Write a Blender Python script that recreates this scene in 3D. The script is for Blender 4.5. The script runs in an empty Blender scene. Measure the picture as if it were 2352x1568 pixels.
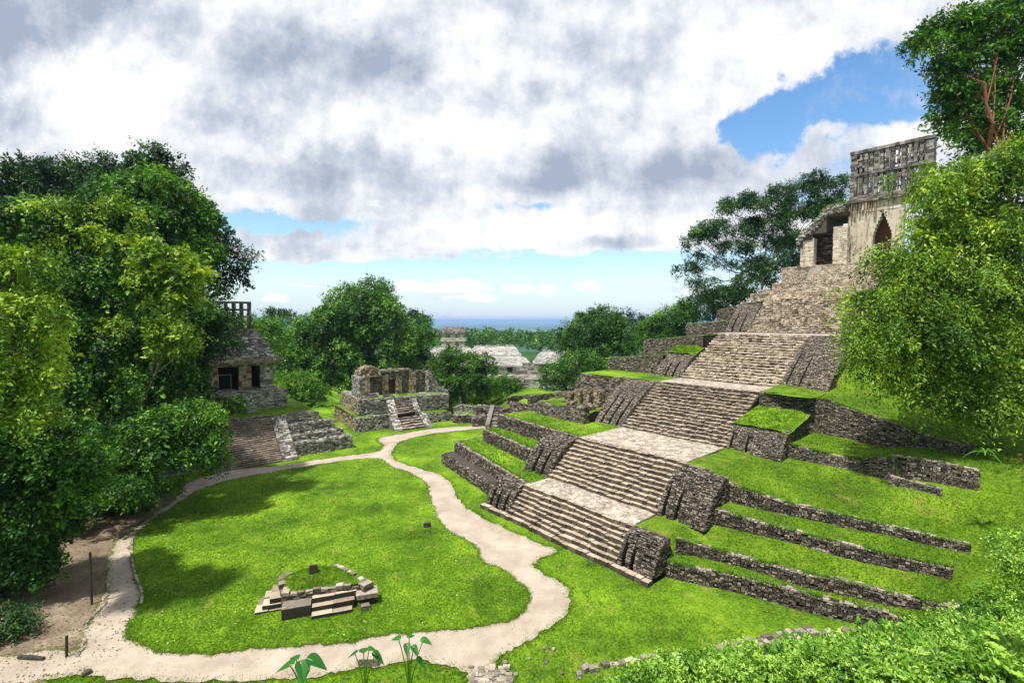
import bpy, math, random
import numpy as np
from mathutils import Vector
R = math.radians
scene = bpy.context.scene
col = scene.collection

# ------------------------------------------------------------------ camera, sky, sun
CX, CY, FPX, HC = 1176., 784., 1100., 15.
PITCH = math.atan((CY - 735.8) / FPX)
cd = bpy.data.cameras.new('camera'); cam = bpy.data.objects.new('camera', cd); col.objects.link(cam)
cam.location = (0, 0, HC); cam.rotation_euler = (math.pi/2 - PITCH, 0, 0)
cd.lens = FPX/2352*36; cd.sensor_width = 36; cd.clip_start = .1; cd.clip_end = 200000
scene.camera = cam
scene.view_settings.view_transform = 'Standard'; scene.view_settings.look = 'None'
scene.view_settings.gamma = 1; scene.view_settings.exposure = 0.45
SUN = Vector((-.27, -.28, .92)).normalized()
sl = bpy.data.lights.new('sun', 'SUN'); sl.energy = 5.0; sl.angle = R(2.); sl.color = (1, .95, .86)
so = bpy.data.objects.new('sun', sl); col.objects.link(so)
so.rotation_euler = (-SUN).to_track_quat('-Z', 'Y').to_euler(); so.location = (-60, -20, 90)

class N:                                     # tiny node helper
    def __init__(s, nt): s.nt = nt
    def __call__(s, t, ins=None, **kw):
        n = s.nt.nodes.new('ShaderNode' + t)
        for k, v in kw.items(): setattr(n, k, v)
        if ins:
            for k, v in ins.items():
                sock = n.inputs[k]
                if isinstance(v, bpy.types.NodeSocket): s.nt.links.new(v, sock)
                else: sock.default_value = v
        return n
    def m(s, op, a, b=0., c=0., clamp=False):
        n = s('Math', {0: a, 1: b, 2: c}, operation=op); n.use_clamp = clamp; return n.outputs[0]
    def mr(s, v, a, b, c=0., d=1., t='SMOOTHSTEP'):
        n = s('MapRange', {0: v, 1: a, 2: b, 3: c, 4: d}); n.interpolation_type = t; return n.outputs[0]
    def mix(s, f, a, b, bt='MIX'):
        n = s('Mix', data_type='RGBA', blend_type=bt)
        for sk, v in ((n.inputs[0], f), (n.inputs[6], a), (n.inputs[7], b)):
            if isinstance(v, bpy.types.NodeSocket): s.nt.links.new(v, sk)
            else: sk.default_value = v if not isinstance(v, tuple) else (*v, 1)[:4]
        return n.outputs[2]
    def ramp(s, f, stops):
        n = s('ValToRGB', {0: f}); e = n.color_ramp.elements
        while len(e) < len(stops): e.new(.5)
        for i, (p, c) in enumerate(stops): e[i].position = p; e[i].color = (*c, 1)
        return n.outputs[0]
    def link(s, a, b): s.nt.links.new(a, b)

world = bpy.data.worlds.new('World'); scene.world = world; world.use_nodes = True
def build_sky():
    nt = world.node_tree; nt.nodes.clear(); n = N(nt)
    sky = n('TexSky', sky_type='NISHITA', sun_disc=False)
    sky.sun_elevation = math.asin(SUN.z); sky.sun_rotation = math.atan2(SUN.x, SUN.y); sky.air_density = 1.1; sky.dust_density = .6
    tc = n('TexCoord'); sp = n('SeparateXYZ', {0: tc.outputs['Generated']})
    x, y, z = sp.outputs
    zc = n.m('MAXIMUM', z, .0)
    den = n.m('ADD', zc, .11)
    px = n.m('DIVIDE', x, den); py = n.m('DIVIDE', y, den)
    P = n('CombineXYZ', {0: px, 1: py, 2: 0.}).outputs[0]
    yy = n.m('MAXIMUM', y, .08)
    a = n.m('DIVIDE', x, yy); e = n.m('DIVIDE', z, yy)
    Q = n('CombineXYZ', {0: a, 1: e, 2: 0.}).outputs[0]
    wn = n('TexNoise', {'Vector': Q, 'Scale': 7., 'Detail': 9., 'Roughness': .62, 'W': 9.}, noise_dimensions='4D').outputs[1]
    wx, wy, _ = n('SeparateXYZ', {0: wn}).outputs
    a_w = n.m('ADD', a, n.m('MULTIPLY', n.m('SUBTRACT', wx, .5), .20)); e_w = n.m('ADD', e, n.m('MULTIPLY', n.m('SUBTRACT', wy, .5), n.mr(e, .0, .3, .03, .15)))
    def blob(X, Y, rx, ry, rot=0.):          # a soft patch of the sky round one direction
        a0 = (X-CX)/FPX; e0 = (736-Y)/FPX
        da = n.m('SUBTRACT', a_w, a0); de = n.m('SUBTRACT', e_w, e0)
        c, s = math.cos(R(rot)), math.sin(R(rot))
        u = n.m('MULTIPLY_ADD', da, c/(rx/FPX), n.m('MULTIPLY', de, s/(rx/FPX)))
        v = n.m('MULTIPLY_ADD', da, -s/(ry/FPX), n.m('MULTIPLY', de, c/(ry/FPX)))
        d2 = n.m('ADD', n.m('MULTIPLY', u, u), n.m('MULTIPLY', v, v))
        return n.m('EXPONENT', n.m('MULTIPLY', d2, -1.))
    def add(l):
        o = None
        for w, bl in l:
            t = n.m('MULTIPLY', bl, w); o = t if o is None else n.m('ADD', o, t)
        return o
    n1 = n('TexNoise', {'Vector': P, 'Scale': 1.5, 'Detail': 14., 'Roughness': .66, 'Distortion': .2}, noise_dimensions='3D').outputs[0]
    n2 = n('TexNoise', {'Vector': P, 'Scale': .8, 'Detail': 7., 'Roughness': .55, 'Distortion': .5, 'W': 7.3}, noise_dimensions='4D').outputs[0]
    n3 = n('TexNoise', {'Vector': Q, 'Scale': 6., 'Detail': 13., 'Roughness': .66, 'Distortion': .15, 'W': 3.1}, noise_dimensions='4D').outputs[0]
    n4 = n('TexNoise', {'Vector': Q, 'Scale': 17., 'Detail': 10., 'Roughness': .68, 'Distortion': .3, 'W': 1.7}, noise_dimensions='4D').outputs[0]
    low = n.mr(e, .05, .24, 1, 0)
    cov = n.m('ADD', n.m('MULTIPLY', n.m('SUBTRACT', n1, .5), 1.6), .78)
    cov = n.m('ADD', cov, n.m('MULTIPLY', n.m('SUBTRACT', n3, .5), 2.0)); cov = n.m('ADD', cov, n.m('MULTIPLY', n.m('SUBTRACT', n4, .5), .9))
    cov = n.m('SUBTRACT', cov, n.m('MULTIPLY', low, .34))
    holes = add([(.9, blob(1990, 205, 180, 74, 14)), (.85, blob(1750, 290, 110, 60, 30)), (.35, blob(620, 515, 120, 26)), (.3, blob(2100, 200, 90, 60)), (.7, blob(1700, 345, 60, 34)), (.5, blob(2060, 275, 130, 30, 8)), (.3, blob(850, 100, 60, 40)), (.3, blob(1290, 440, 80, 30)),
                 (.35, blob(1125, 45, 70, 40)), (.35, blob(1390, 388, 60, 18)), (.5, blob(720, 520, 330, 26, 2)), (.6, blob(1240, 480, 130, 14)),
                 (.85, blob(1000, 630, 520, 30)), (.45, blob(1500, 610, 200, 30)), (.6, blob(700, 640, 300, 30)), (.45, blob(1150, 690, 1200, 30))])
    fills = add([(.8, blob(1280, 535, 330, 34, -2)), (.75, blob(690, 592, 260, 14, 1)), (.6, blob(950, 565, 220, 12, 3)), (.5, blob(620, 545, 90, 14)), (.4, blob(1000, 470, 300, 40)), (.4, blob(1500, 420, 200, 110)),
                 (.5, blob(300, 200, 600, 300)), (.4, blob(1100, 250, 600, 230)), (.5, blob(2250, 330, 120, 60)), (.35, blob(1250, 330, 260, 110)), (.7, blob(1800, 60, 600, 55, 5))])
    cov = n.m('ADD', n.m('SUBTRACT', cov, holes), fills)
    m = n.mr(cov, .36, .80)
    m = n.m('MAXIMUM', m, n.m('MULTIPLY', n.m('MULTIPLY', n.mr(n3, .50, .72), n.mr(n4, .36, .62)), n.mr(e, .2, .34, 0, .75)))
    # small fair-weather clouds low over the horizon
    nc = n('TexNoise', {'Vector': n('CombineXYZ', {0: n.m('MULTIPLY', a, 9.), 1: n.m('MULTIPLY', e, 26.), 2: 4.2}).outputs[0], 'Scale': 1., 'Detail': 8., 'Roughness': .62}).outputs[0]
    puff = add([(.5, blob(925, 655, 34, 13)), (.62, blob(1040, 660, 75, 15)), (.5, blob(1240, 668, 24, 13)), (.5, blob(1180, 668, 22, 9)), (.62, blob(1360, 662, 36, 14)),
                (.42, blob(730, 657, 45, 8)), (.35, blob(1110, 690, 40, 8)), (.3, blob(1560, 668, 70, 12)), (.3, blob(1010, 686, 60, 6)), (.3, blob(640, 690, 60, 10))])
    mp = n.mr(n.m('ADD', n.m('MULTIPLY', n.m('SUBTRACT', nc, .5), 1.5), n.m('MULTIPLY', puff, 1.5)), .22, .46)
    m = n.m('MAXIMUM', m, n.m('MULTIPLY', mp, .9))
    # tone of the cloud: white heads, grey-blue bases
    grey = add([(.75, blob(60, 60, 330, 120)), (.7, blob(20, 270, 120, 60)), (.62, blob(800, 170, 260, 95, -8)), (.5, blob(690, 400, 190, 40, 5)), (.55, blob(1420, 555, 190, 20)),
                (.42, blob(1350, 110, 240, 60)), (.35, blob(900, 390, 180, 50)), (.45, blob(500, 260, 90, 60)), (.3, blob(1620, 180, 200, 50)), (.4, blob(1550, 400, 130, 50)), (.35, blob(1250, 430, 250, 25))])
    white = add([(.5, blob(150, 230, 150, 90)), (.45, blob(330, 230, 170, 90)), (.55, blob(1120, 140, 150, 70)), (.5, blob(1700, 160, 220, 90)), (.45, blob(1050, 300, 280, 50)), (.4, blob(480, 440, 160, 60)),
                 (.4, blob(2100, 320, 150, 60)), (.4, blob(1200, 520, 220, 16))])
    g = n.m('ADD', n.m('MULTIPLY', n.m('SUBTRACT', n2, .5), 1.6), n.m('MULTIPLY_ADD', n.m('SUBTRACT', n3, .5), 1.6, n.m('MULTIPLY', n.m('SUBTRACT', n4, .5), .45)))
    g = n.m('ADD', n.m('ADD', g, n.m('MULTIPLY', n.m('SUBTRACT', grey, white), .9)), .35)
    def relief(vec, off, sc, det, w):        # brighter where the cloud thins out towards the sun
        o1 = n('TexNoise', {'Vector': vec, 'Scale': sc, 'Detail': det, 'Roughness': .58, 'W': w}, noise_dimensions='4D').outputs[0]
        o2 = n('TexNoise', {'Vector': n('VectorMath', {0: vec, 1: off}, operation='ADD').outputs[0], 'Scale': sc, 'Detail': det, 'Roughness': .58, 'W': w}, noise_dimensions='4D').outputs[0]
        return n.m('SUBTRACT', o2, o1)
    rl = n.m('ADD', n.m('MULTIPLY', relief(Q, (-.03, .045, 0), 3.6, 7., 4.), 2.3), n.m('MULTIPLY', relief(Q, (-.014, .022, 0), 8.5, 7., 6.), 1.1))
    g = n.m('ADD', g, rl)
    g = n.m('SUBTRACT', g, n.m('MULTIPLY', mp, .35), clamp=True)
    cc = n.ramp(g, [(0, (1.08, 1.08, 1.09)), (.28, (.90, .92, .955)), (.6, (.645, .69, .785)), (1, (.40, .465, .59))])
    hz = n.mr(e, -.01, .16, 1, 0)
    b1 = n('Background', {0: n.mix(n.m('MULTIPLY', hz, .78), n('HueSaturation', {'Color': sky.outputs[0], 'Saturation': 1.25, 'Value': 1.3}).outputs[0], (4.3, 5.45, 6.7)), 1: .115})
    b2 = n('Background', {0: cc, 1: .75})
    ms = n('MixShader', {0: m, 1: b1.outputs[0], 2: b2.outputs[0]})
    n('OutputWorld', {0: ms.outputs[0]})
build_sky()

# ------------------------------------------------------------------ pixel helpers (a pixel of the photo -> a point of the place)
cp, spn = math.cos(PITCH), math.sin(PITCH)
def ray(px, py):
    x = (px-CX)/FPX; u = -(py-CY)/FPX
    return np.array([x, cp + u*spn, -spn + u*cp])
CAM = np.array([0, 0, HC])
def atz(px, py, z=0.):
    d = ray(px, py); return CAM + d*((z-HC)/d[2])
def aty(px, py, y):
    d = ray(px, py); return CAM + d*(y/d[1])
TH = .7189
U = np.array([math.sin(TH), -math.cos(TH)]); V = np.array([math.cos(TH), math.sin(TH)])
O = np.array([-.585, 35.76])
class Frame:                                 # a: left to right, b: depth, z up
    def __init__(s, o, A, B): s.o, s.A, s.B = np.array(o, float), np.array(A, float), np.array(B, float)
    def w(s, a, b, z):
        a, b, z = np.broadcast_arrays(np.asarray(a, float), np.asarray(b, float), np.asarray(z, float))
        return np.stack([s.o[0]+s.A[0]*a+s.B[0]*b, s.o[1]+s.A[1]*a+s.B[1]*b, z], -1)
    def inv(s, x, y): return (x-s.o[0])*s.A[0]+(y-s.o[1])*s.A[1], (x-s.o[0])*s.B[0]+(y-s.o[1])*s.B[1]
    def atb(s, px, py, b):                   # pixel -> (a, z) on the plane at depth b
        d = ray(px, py); t = (b + s.o@s.B)/(d[:2]@s.B); p = CAM + d*t
        return (p[:2]-s.o)@s.A, p[2]
FC = Frame(O, U, V)
FS = Frame(O + U*-26.8, V, -U)
_a = np.array([.835, .550]); _a /= np.linalg.norm(_a)
FX = Frame((-20.9, 63.6), _a, (-_a[1], _a[0]))
FW = Frame((0, 0), (1, 0), (0, 1))

# ------------------------------------------------------------------ mesh building
def to_obj(name, Vs, F, mats, mi=None, rnd=None, parent=None, smooth=False):
    me = bpy.data.meshes.new(name)
    Vs = np.asarray(Vs, np.float32); F = np.asarray(F, np.int32)
    k = F.shape[1]; nf = len(F)
    me.vertices.add(len(Vs)); me.vertices.foreach_set('co', Vs.ravel())
    me.loops.add(nf*k); me.loops.foreach_set('vertex_index', F.ravel())
    me.polygons.add(nf); me.polygons.foreach_set('loop_start', np.arange(0, nf*k, k, dtype=np.int32))
    try: me.polygons.foreach_set('loop_total', np.full(nf, k, dtype=np.int32))
    except Exception: pass
    for m in (mats if isinstance(mats, (list, tuple)) else [mats]): me.materials.append(m)
    if mi is not None: me.polygons.foreach_set('material_index', np.asarray(mi, np.int32))
    me.update(calc_edges=True)
    if rnd is not None:
        at = me.attributes.new('rnd', 'FLOAT', 'FACE'); at.data.foreach_set('value', np.asarray(rnd, np.float32))
    me.validate()
    me.polygons.foreach_set('use_smooth', np.full(len(me.polygons), bool(smooth)))
    o = bpy.data.objects.new(name, me); col.objects.link(o)
    if parent is not None: o.parent = parent
    return o
def root(name, loc=(0, 0, 0)):
    o = bpy.data.objects.new(name, None); col.objects.link(o); o.empty_display_size = .5; o['base'] = 1
    return o
def tag(o, label=None, cat=None, group=None, kind=None):
    for k, v in (('label', label), ('category', cat), ('group', group), ('kind', kind)):
        if v: o[k] = v
    return o
BOXF = np.array([[0, 3, 2, 1], [4, 5, 6, 7], [0, 1, 5, 4], [1, 2, 6, 5], [2, 3, 7, 6], [3, 0, 4, 7]])
class MB:
    """collects hexahedra; faces: 0 bottom, 1 top, 2 front, 3 right, 4 back, 5 left"""
    def __init__(s): s.v, s.f, s.m, s.r, s.n = [], [], [], [], 0
    def hexa(s, P, mi=0, rnd=None, top=None):
        P = np.asarray(P, float).reshape(-1, 8, 3); k = len(P)
        if not k: return
        s.v.append(P.reshape(-1, 3)); s.f.append((BOXF[None]+(np.arange(k)*8+s.n)[:, None, None]).reshape(-1, 4)); s.n += 8*k
        m = np.full((k, 6), mi)
        if top is not None: m[:, 1] = top
        s.m.append(m.ravel())
        if rnd is None: rnd = np.random.rand(k)
        s.r.append(np.repeat(np.broadcast_to(rnd, (k,)), 6))
    def quads(s, P, mi=0, rnd=.5):
        P = np.asarray(P, float).reshape(-1, 4, 3); k = len(P)
        s.v.append(P.reshape(-1, 3)); s.f.append(np.arange(k*4).reshape(-1, 4)+s.n); s.n += 4*k
        s.m.append(np.full(k, mi)); s.r.append(np.broadcast_to(rnd, (k,)))
    def build(s, name, mats, parent=None, smooth=False):
        return to_obj(name, np.concatenate(s.v), np.concatenate(s.f), mats, np.concatenate(s.m), np.concatenate(s.r), parent, smooth)
    # boxes in a frame with jitter
    def boxes(s, fr, a0, a1, b0, b1, z0, z1, j=0., mi=0, rnd=None, top=None):
        a0, a1, b0, b1, z0, z1 = [np.atleast_1d(np.asarray(t, float)) for t in np.broadcast_arrays(a0, a1, b0, b1, z0, z1)]
        k = len(a0)
        A = np.stack([a0, a1, a1, a0]*2, 1); B = np.stack([b0, b0, b1, b1]*2, 1); Z = np.stack([z0]*4+[z1]*4, 1)
        if j:
            A = A+np.random.uniform(-j, j, A.shape); B = B+np.random.uniform(-j, j, B.shape); Z = Z+np.random.uniform(-j*.5, j*.5, Z.shape)
        s.hexa(fr.w(A, B, Z), mi, rnd, top)
    def prism(s, fr, pts, z0, z1, mi=0, rnd=.4, top=None):      # pts: 4 (a,b) corners: fl, fr, br, bl ; z1 scalar or 4
        A = np.array([p[0] for p in pts]*2); B = np.array([p[1] for p in pts]*2)
        Z = np.concatenate([np.broadcast_to(z0, 4), np.broadcast_to(z1, 4)])
        s.hexa(fr.w(A, B, Z)[None], mi, np.array([rnd]), top)
    # cover the bilinear quad A B C D (A,B bottom; D,C top; normal out) with rough stones
    def clad(s, A, B, C, D, rh=.2, sl=.34, prot=.05, back=.14, mi=0, jit=.22, skip=0., rlo=0., rhi=1., caprow=None):
        A, B, C, D = [np.asarray(t, float) for t in (A, B, C, D)]
        h = .5*(np.linalg.norm(D-A)+np.linalg.norm(C-B)); w = .5*(np.linalg.norm(B-A)+np.linalg.norm(C-D))
        nr = max(1, int(round(h/rh))); nrm = np.cross(B-A, D-A)+np.cross(C-B, D-B)
        if np.linalg.norm(nrm) < 1e-9: return
        nrm /= np.linalg.norm(nrm)
        T = np.linspace(0, 1, nr+1); T[1:-1] += np.random.uniform(-.25, .25, nr-1)/nr if nr > 1 else 0
        def bil(S, t): return (A+(B-A)*S[:, None])*(1-t)[:, None]+(D+(C-D)*S[:, None])*t[:, None]
        for i in range(nr):
            ns = max(1, int(round(w/sl/random.uniform(.8, 1.25))))
            E = np.linspace(0, 1, ns+1); E[1:-1] += np.random.uniform(-.3, .3, ns-1)/ns if ns > 1 else 0
            s0, s1 = E[:-1], E[1:]; gs = .02/max(w, .1); gt = .02/max(h, .1)
            t0 = np.full(ns, T[i])+gt*.6; t1 = np.full(ns, T[i+1])-gt*.6
            t1 = t1-np.random.rand(ns)*.18*(T[i+1]-T[i])
            if i == nr-1: t1 = t1+np.random.uniform(-.3, .15, ns)*(T[i+1]-T[i])
            keep = np.random.rand(ns) > skip
            p = np.random.uniform(-.2, 1., ns)*prot
            q = []
            for S, t in ((s0+gs, t0), (s1-gs, t0), (s1-gs, t1), (s0+gs, t1)):
                q.append(bil(S+np.random.uniform(-jit, jit, ns)*.3/ns, t+np.random.uniform(-jit, jit, ns)*.3/nr))
            fr_ = [x+nrm*(p+np.random.uniform(-.3, .3, ns)*prot)[:, None] for x in q]
            bk = [x-nrm*back for x in q]
            P = np.stack([fr_[0], fr_[1], bk[1], bk[0], fr_[3], fr_[2], bk[2], bk[3]], 1)
            rn = np.random.rand(ns)*(rhi-rlo)+rlo
            mm = mi if not (caprow is not None and i == nr-1) else caprow
            s.hexa(P[keep], mm, rn[keep], top=caprow if (caprow is not None and i == nr-1) else None)

def grid_sheet(name, fn, us, vs, mat, parent=None, smooth=True):
    UU, VV = np.meshgrid(us, vs); P = fn(UU, VV).reshape(-1, 3)
    nu, nv = len(us), len(vs)
    i = np.arange(nu-1)[None, :]+np.arange(nv-1)[:, None]*nu
    F = np.stack([i, i+1, i+1+nu, i+nu], -1).reshape(-1, 4)
    return to_obj(name, P, F, mat, parent=parent, smooth=smooth)
def ngon(name, P, mat, parent=None):
    me = bpy.data.meshes.new(name); me.from_pydata([tuple(map(float, p)) for p in P], [], [list(range(len(P)))])
    me.materials.append(mat); o = bpy.data.objects.new(name, me); col.objects.link(o)
    if parent is not None: o.parent = parent
    if me.polygons[0].normal.z < 0: me.flip_normals()
    return o
def vnoise(x, y, s=1., seed=0):              # smooth value noise for terrain
    x = np.asarray(x, float)*s+seed*17.3; y = np.asarray(y, float)*s+seed*9.1
    return (np.sin(x*1.7+np.sin(y*1.3)*1.1)+np.sin(y*2.1+np.sin(x*1.1+1.3)*1.4)+np.sin((x+y)*1.31+2.)+np.sin((x-y)*.93+.7))*.25
def catmull(P, k=8, closed=True):
    P = np.asarray(P, float); n = len(P); out = []
    for i in range(n if closed else n-1):
        g = (lambda j: P[j % n]) if closed else (lambda j: P[min(max(j, 0), n-1)])
        p0, p1, p2, p3 = g(i-1), g(i), g(i+1), g(i+2)
        for t in np.linspace(0, 1, k, endpoint=False):
            out.append(.5*((2*p1)+(-p0+p2)*t+(2*p0-5*p1+4*p2-p3)*t*t+(-p0+3*p1-3*p2+p3)*t**3))
    if not closed: out.append(P[-1])
    return np.array(out)
def inpoly(x, y, poly):
    c = np.zeros(len(x), bool); j = len(poly)-1
    for i in range(len(poly)):
        xi, yi = poly[i][:2]; xj, yj = poly[j][:2]
        if yi != yj:
            c ^= ((yi > y) != (yj > y)) & (x < (xj-xi)*(y-yi)/(yj-yi)+xi)
        j = i
    return c
def tube(mb, pts, rad, sides=7, mi=0, rnd=.5):
    pts = np.asarray(pts, float); n = len(pts); rings = []
    for i in range(n):
        t = pts[min(i+1, n-1)]-pts[max(i-1, 0)]; t /= np.linalg.norm(t)+1e-9
        r = np.cross(t, [0, 0, 1.]) if abs(t[2]) < .95 else np.cross(t, [1., 0, 0]); r /= np.linalg.norm(r); q = np.cross(t, r)
        an = np.linspace(0, 2*np.pi, sides, endpoint=False)
        rings.append(pts[i]+(np.cos(an)[:, None]*r+np.sin(an)[:, None]*q)*rad[i])
    Q = []
    for i in range(n-1):
        for k in range(sides):
            k2 = (k+1) % sides; Q.append([rings[i][k], rings[i][k2], rings[i+1][k2], rings[i+1][k]])
    e = pts[-1]+(pts[-1]-pts[-2])*.02
    for k in range(sides): Q.append([rings[-1][k], rings[-1][(k+1) % sides], e, e])
    mb.quads(Q, mi, rnd)

# ------------------------------------------------------------------ materials
def newmat(name):
    m = bpy.data.materials.new(name); m.use_nodes = True; m.node_tree.nodes.clear(); return m, N(m.node_tree)
def stone_mat(name, stops, stain=.5, moss=.15, rough=.9, nscale=1., tint=(.055, .05, .043), streak=0.):
    m, n = newmat(name)
    at = n('Attribute', attribute_name='rnd'); geo = n('NewGeometry'); pos = geo.outputs['Position']
    nz = n('TexNoise', {'Vector': pos, 'Scale': 7.*nscale, 'Detail': 6., 'Roughness': .7}).outputs[0]
    v = n.m('ADD', n.m('MULTIPLY', at.outputs['Fac'], .72), n.m('MULTIPLY', n.m('SUBTRACT', nz, .36), 1.0), clamp=True)
    c = n.ramp(v, stops)
    big = n('TexNoise', {'Vector': pos, 'Scale': .55, 'Detail': 5., 'Roughness': .65}).outputs[0]
    c = n.mix(n.m('MULTIPLY', n.mr(big, .45, .68), stain), c, tint)
    g2 = n('TexNoise', {'Vector': pos, 'Scale': 1.9, 'Detail': 5., 'Roughness': .7}).outputs[0]
    c = n.mix(n.m('MULTIPLY', n.mr(g2, .58, .75), moss), c, (.10, .13, .03))
    if streak:
        sk = n('TexNoise', {'Vector': n('Mapping', {'Vector': pos, 'Scale': (2.6, 2.6, .45)}).outputs[0], 'Scale': 1., 'Detail': 7., 'Roughness': .7}).outputs[0]
        c = n.mix(n.mr(sk, .5, .66, 0, streak), c, (.10, .075, .05))
    fine = n('TexNoise', {'Vector': pos, 'Scale': 22., 'Detail': 5., 'Roughness': .75}).outputs[0]
    c = n.mix(n.mr(fine, .50, .68, 0, .62), c, (.025, .021, .018))
    bump = n('Bump', {'Height': fine, 'Strength': .7, 'Distance': .05})
    b = n('BsdfPrincipled', {'Base Color': c, 'Roughness': rough, 'Normal': bump.outputs[0]})
    b.inputs['Specular IOR Level'].default_value = .25
    n('OutputMaterial', {0: b.outputs[0]}); return m
M = {}
M['dark'] = stone_mat('dark_weathered_stone', [(0, (.018, .015, .013)), (.42, (.075, .062, .05)), (.7, (.20, .168, .135)), (1, (.50, .44, .36))], .45, .12)
M['cap'] = stone_mat('pale_capping_stone', [(0, (.09, .075, .06)), (.5, (.27, .235, .185)), (1, (.55, .48, .39))], .3, .2)
M['mid'] = stone_mat('brown_grey_stone', [(0, (.035, .030, .025)), (.45, (.14, .12, .095)), (.75, (.29, .25, .20)), (1, (.52, .46, .38))], .35, .08)
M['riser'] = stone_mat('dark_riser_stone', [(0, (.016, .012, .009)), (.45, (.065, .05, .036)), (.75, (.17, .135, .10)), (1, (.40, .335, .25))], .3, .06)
M['tread'] = stone_mat('pale_tread_stone', [(0, (.11, .088, .062)), (.4, (.34, .28, .21)), (1, (.62, .53, .41))], .12, .05, tint=(.2, .165, .12))  # paler than the riser stone, used for top faces
M['cream'] = stone_mat('cream_stair_stone', [(0, (.08, .062, .045)), (.3, (.31, .255, .19)), (.65, (.54, .455, .35)), (1, (.76, .67, .54))], .22, .04, tint=(.16, .13, .10))
M['grey'] = stone_mat('lichen_grey_stone', [(0, (.04, .038, .034)), (.4, (.21, .20, .175)), (.7, (.44, .415, .37)), (1, (.68, .64, .58))], .3, .1)
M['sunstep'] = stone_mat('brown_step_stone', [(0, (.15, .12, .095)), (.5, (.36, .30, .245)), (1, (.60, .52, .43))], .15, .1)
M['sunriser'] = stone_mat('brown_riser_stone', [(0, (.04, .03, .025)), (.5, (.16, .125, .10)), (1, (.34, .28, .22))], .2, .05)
M['plaster'] = stone_mat('cream_plaster', [(0, (.36, .30, .22)), (.4, (.60, .53, .42)), (1, (.80, .74, .63))], .2, .0, nscale=.35, tint=(.25, .2, .14), streak=.7)
M['ochre'] = stone_mat('ochre_stained_stone', [(0, (.05, .042, .032)), (.4, (.24, .19, .12)), (.7, (.45, .37, .25)), (1, (.62, .54, .40))], .35, .12)
M['core'] = stone_mat('earth_core_and_shade', [(0, (.012, .01, .008)), (1, (.04, .034, .028))], .2, .1)
M['comb'] = stone_mat('dark_comb_stone', [(0, (.035, .032, .028)), (.5, (.17, .155, .14)), (1, (.46, .42, .37))], .4, .08)
def slab_mat():
    m, n = newmat('cracked_landing_paving'); pos = n('NewGeometry').outputs['Position']
    wv = n('TexNoise', {'Vector': pos, 'Scale': 1.6, 'Detail': 3.}).outputs[1]
    p2 = n('VectorMath', {0: pos, 1: n('VectorMath', {0: wv, 3: .35}, operation='SCALE').outputs[0]}, operation='ADD').outputs[0]
    v = n('TexVoronoi', {'Vector': p2, 'Scale': 2.6}, feature='DISTANCE_TO_EDGE').outputs[0]
    vc = n('TexVoronoi', {'Vector': p2, 'Scale': 2.6}); cr = n.mr(v, .01, .06, 1, 0)
    nz = n('TexNoise', {'Vector': pos, 'Scale': 5., 'Detail': 8., 'Roughness': .75}).outputs[0]
    c = n.ramp(n.m('ADD', n.m('MULTIPLY', nz, .75), n.m('MULTIPLY', n('SeparateColor', {0: vc.outputs[1]}).outputs[0], .25)), [(.3, (.11, .09, .07)), (.45, (.30, .255, .205)), (.62, (.48, .415, .345))])
    c = n.mix(n.m('MULTIPLY', cr, .6), c, (.13, .11, .08))
    b = n('BsdfPrincipled', {'Base Color': c, 'Roughness': .9, 'Normal': n('Bump', {'Height': n.m('SUBTRACT', nz, n.m('MULTIPLY', cr, .4)), 'Strength': .5, 'Distance': .06}).outputs[0]})
    n('OutputMaterial', {0: b.outputs[0]}); return m
M['slab'] = slab_mat()
def grass_mat(name, c0, c1, c2, dry, dryamt=.5, fine=9.):
    m, n = newmat(name); pos = n('NewGeometry').outputs['Position']
    a = n('TexNoise', {'Vector': pos, 'Scale': .22, 'Detail': 5., 'Roughness': .6}).outputs[0]
    f = n('TexNoise', {'Vector': pos, 'Scale': fine, 'Detail': 6., 'Roughness': .75}).outputs[0]
    g = n('TexNoise', {'Vector': pos, 'Scale': 1.3, 'Detail': 6., 'Roughness': .7}).outputs[0]
    v = n.m('ADD', n.m('ADD', n.m('MULTIPLY', n.m('SUBTRACT', f, .5), 1.9), n.m('MULTIPLY', n.m('SUBTRACT', a, .5), 1.5)), n.m('MULTIPLY_ADD', n.m('SUBTRACT', g, .5), .7, .5), clamp=True)
    c = n.ramp(v, [(.08, c0), (.5, c1), (.92, c2)])
    d = n('TexNoise', {'Vector': pos, 'Scale': .6, 'Detail': 7., 'Roughness': .72, 'W': 5.}, noise_dimensions='4D').outputs[0]
    c = n.mix(n.m('MULTIPLY', n.mr(d, .54, .70), dryamt), c, dry)
    b = n('BsdfPrincipled', {'Base Color': c, 'Roughness': .85, 'Normal': n('Bump', {'Height': f, 'Strength': .9, 'Distance': .12}).outputs[0]})
    b.inputs['Specular IOR Level'].default_value = .12
    n('OutputMaterial', {0: b.outputs[0]}); return m
M['lawn'] = grass_mat('lawn_grass', (.014, .044, .004), (.10, .205, .008), (.25, .39, .022), (.29, .28, .06), .7)
M['hillgrass'] = grass_mat('hill_grass', (.018, .048, .004), (.090, .175, .008), (.22, .335, .022), (.25, .19, .05), .75)
M['forestfloor'] = grass_mat('forest_floor', (.012, .03, .006), (.03, .06, .01), (.06, .10, .02), (.10, .08, .04), .6, 3.)
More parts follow.
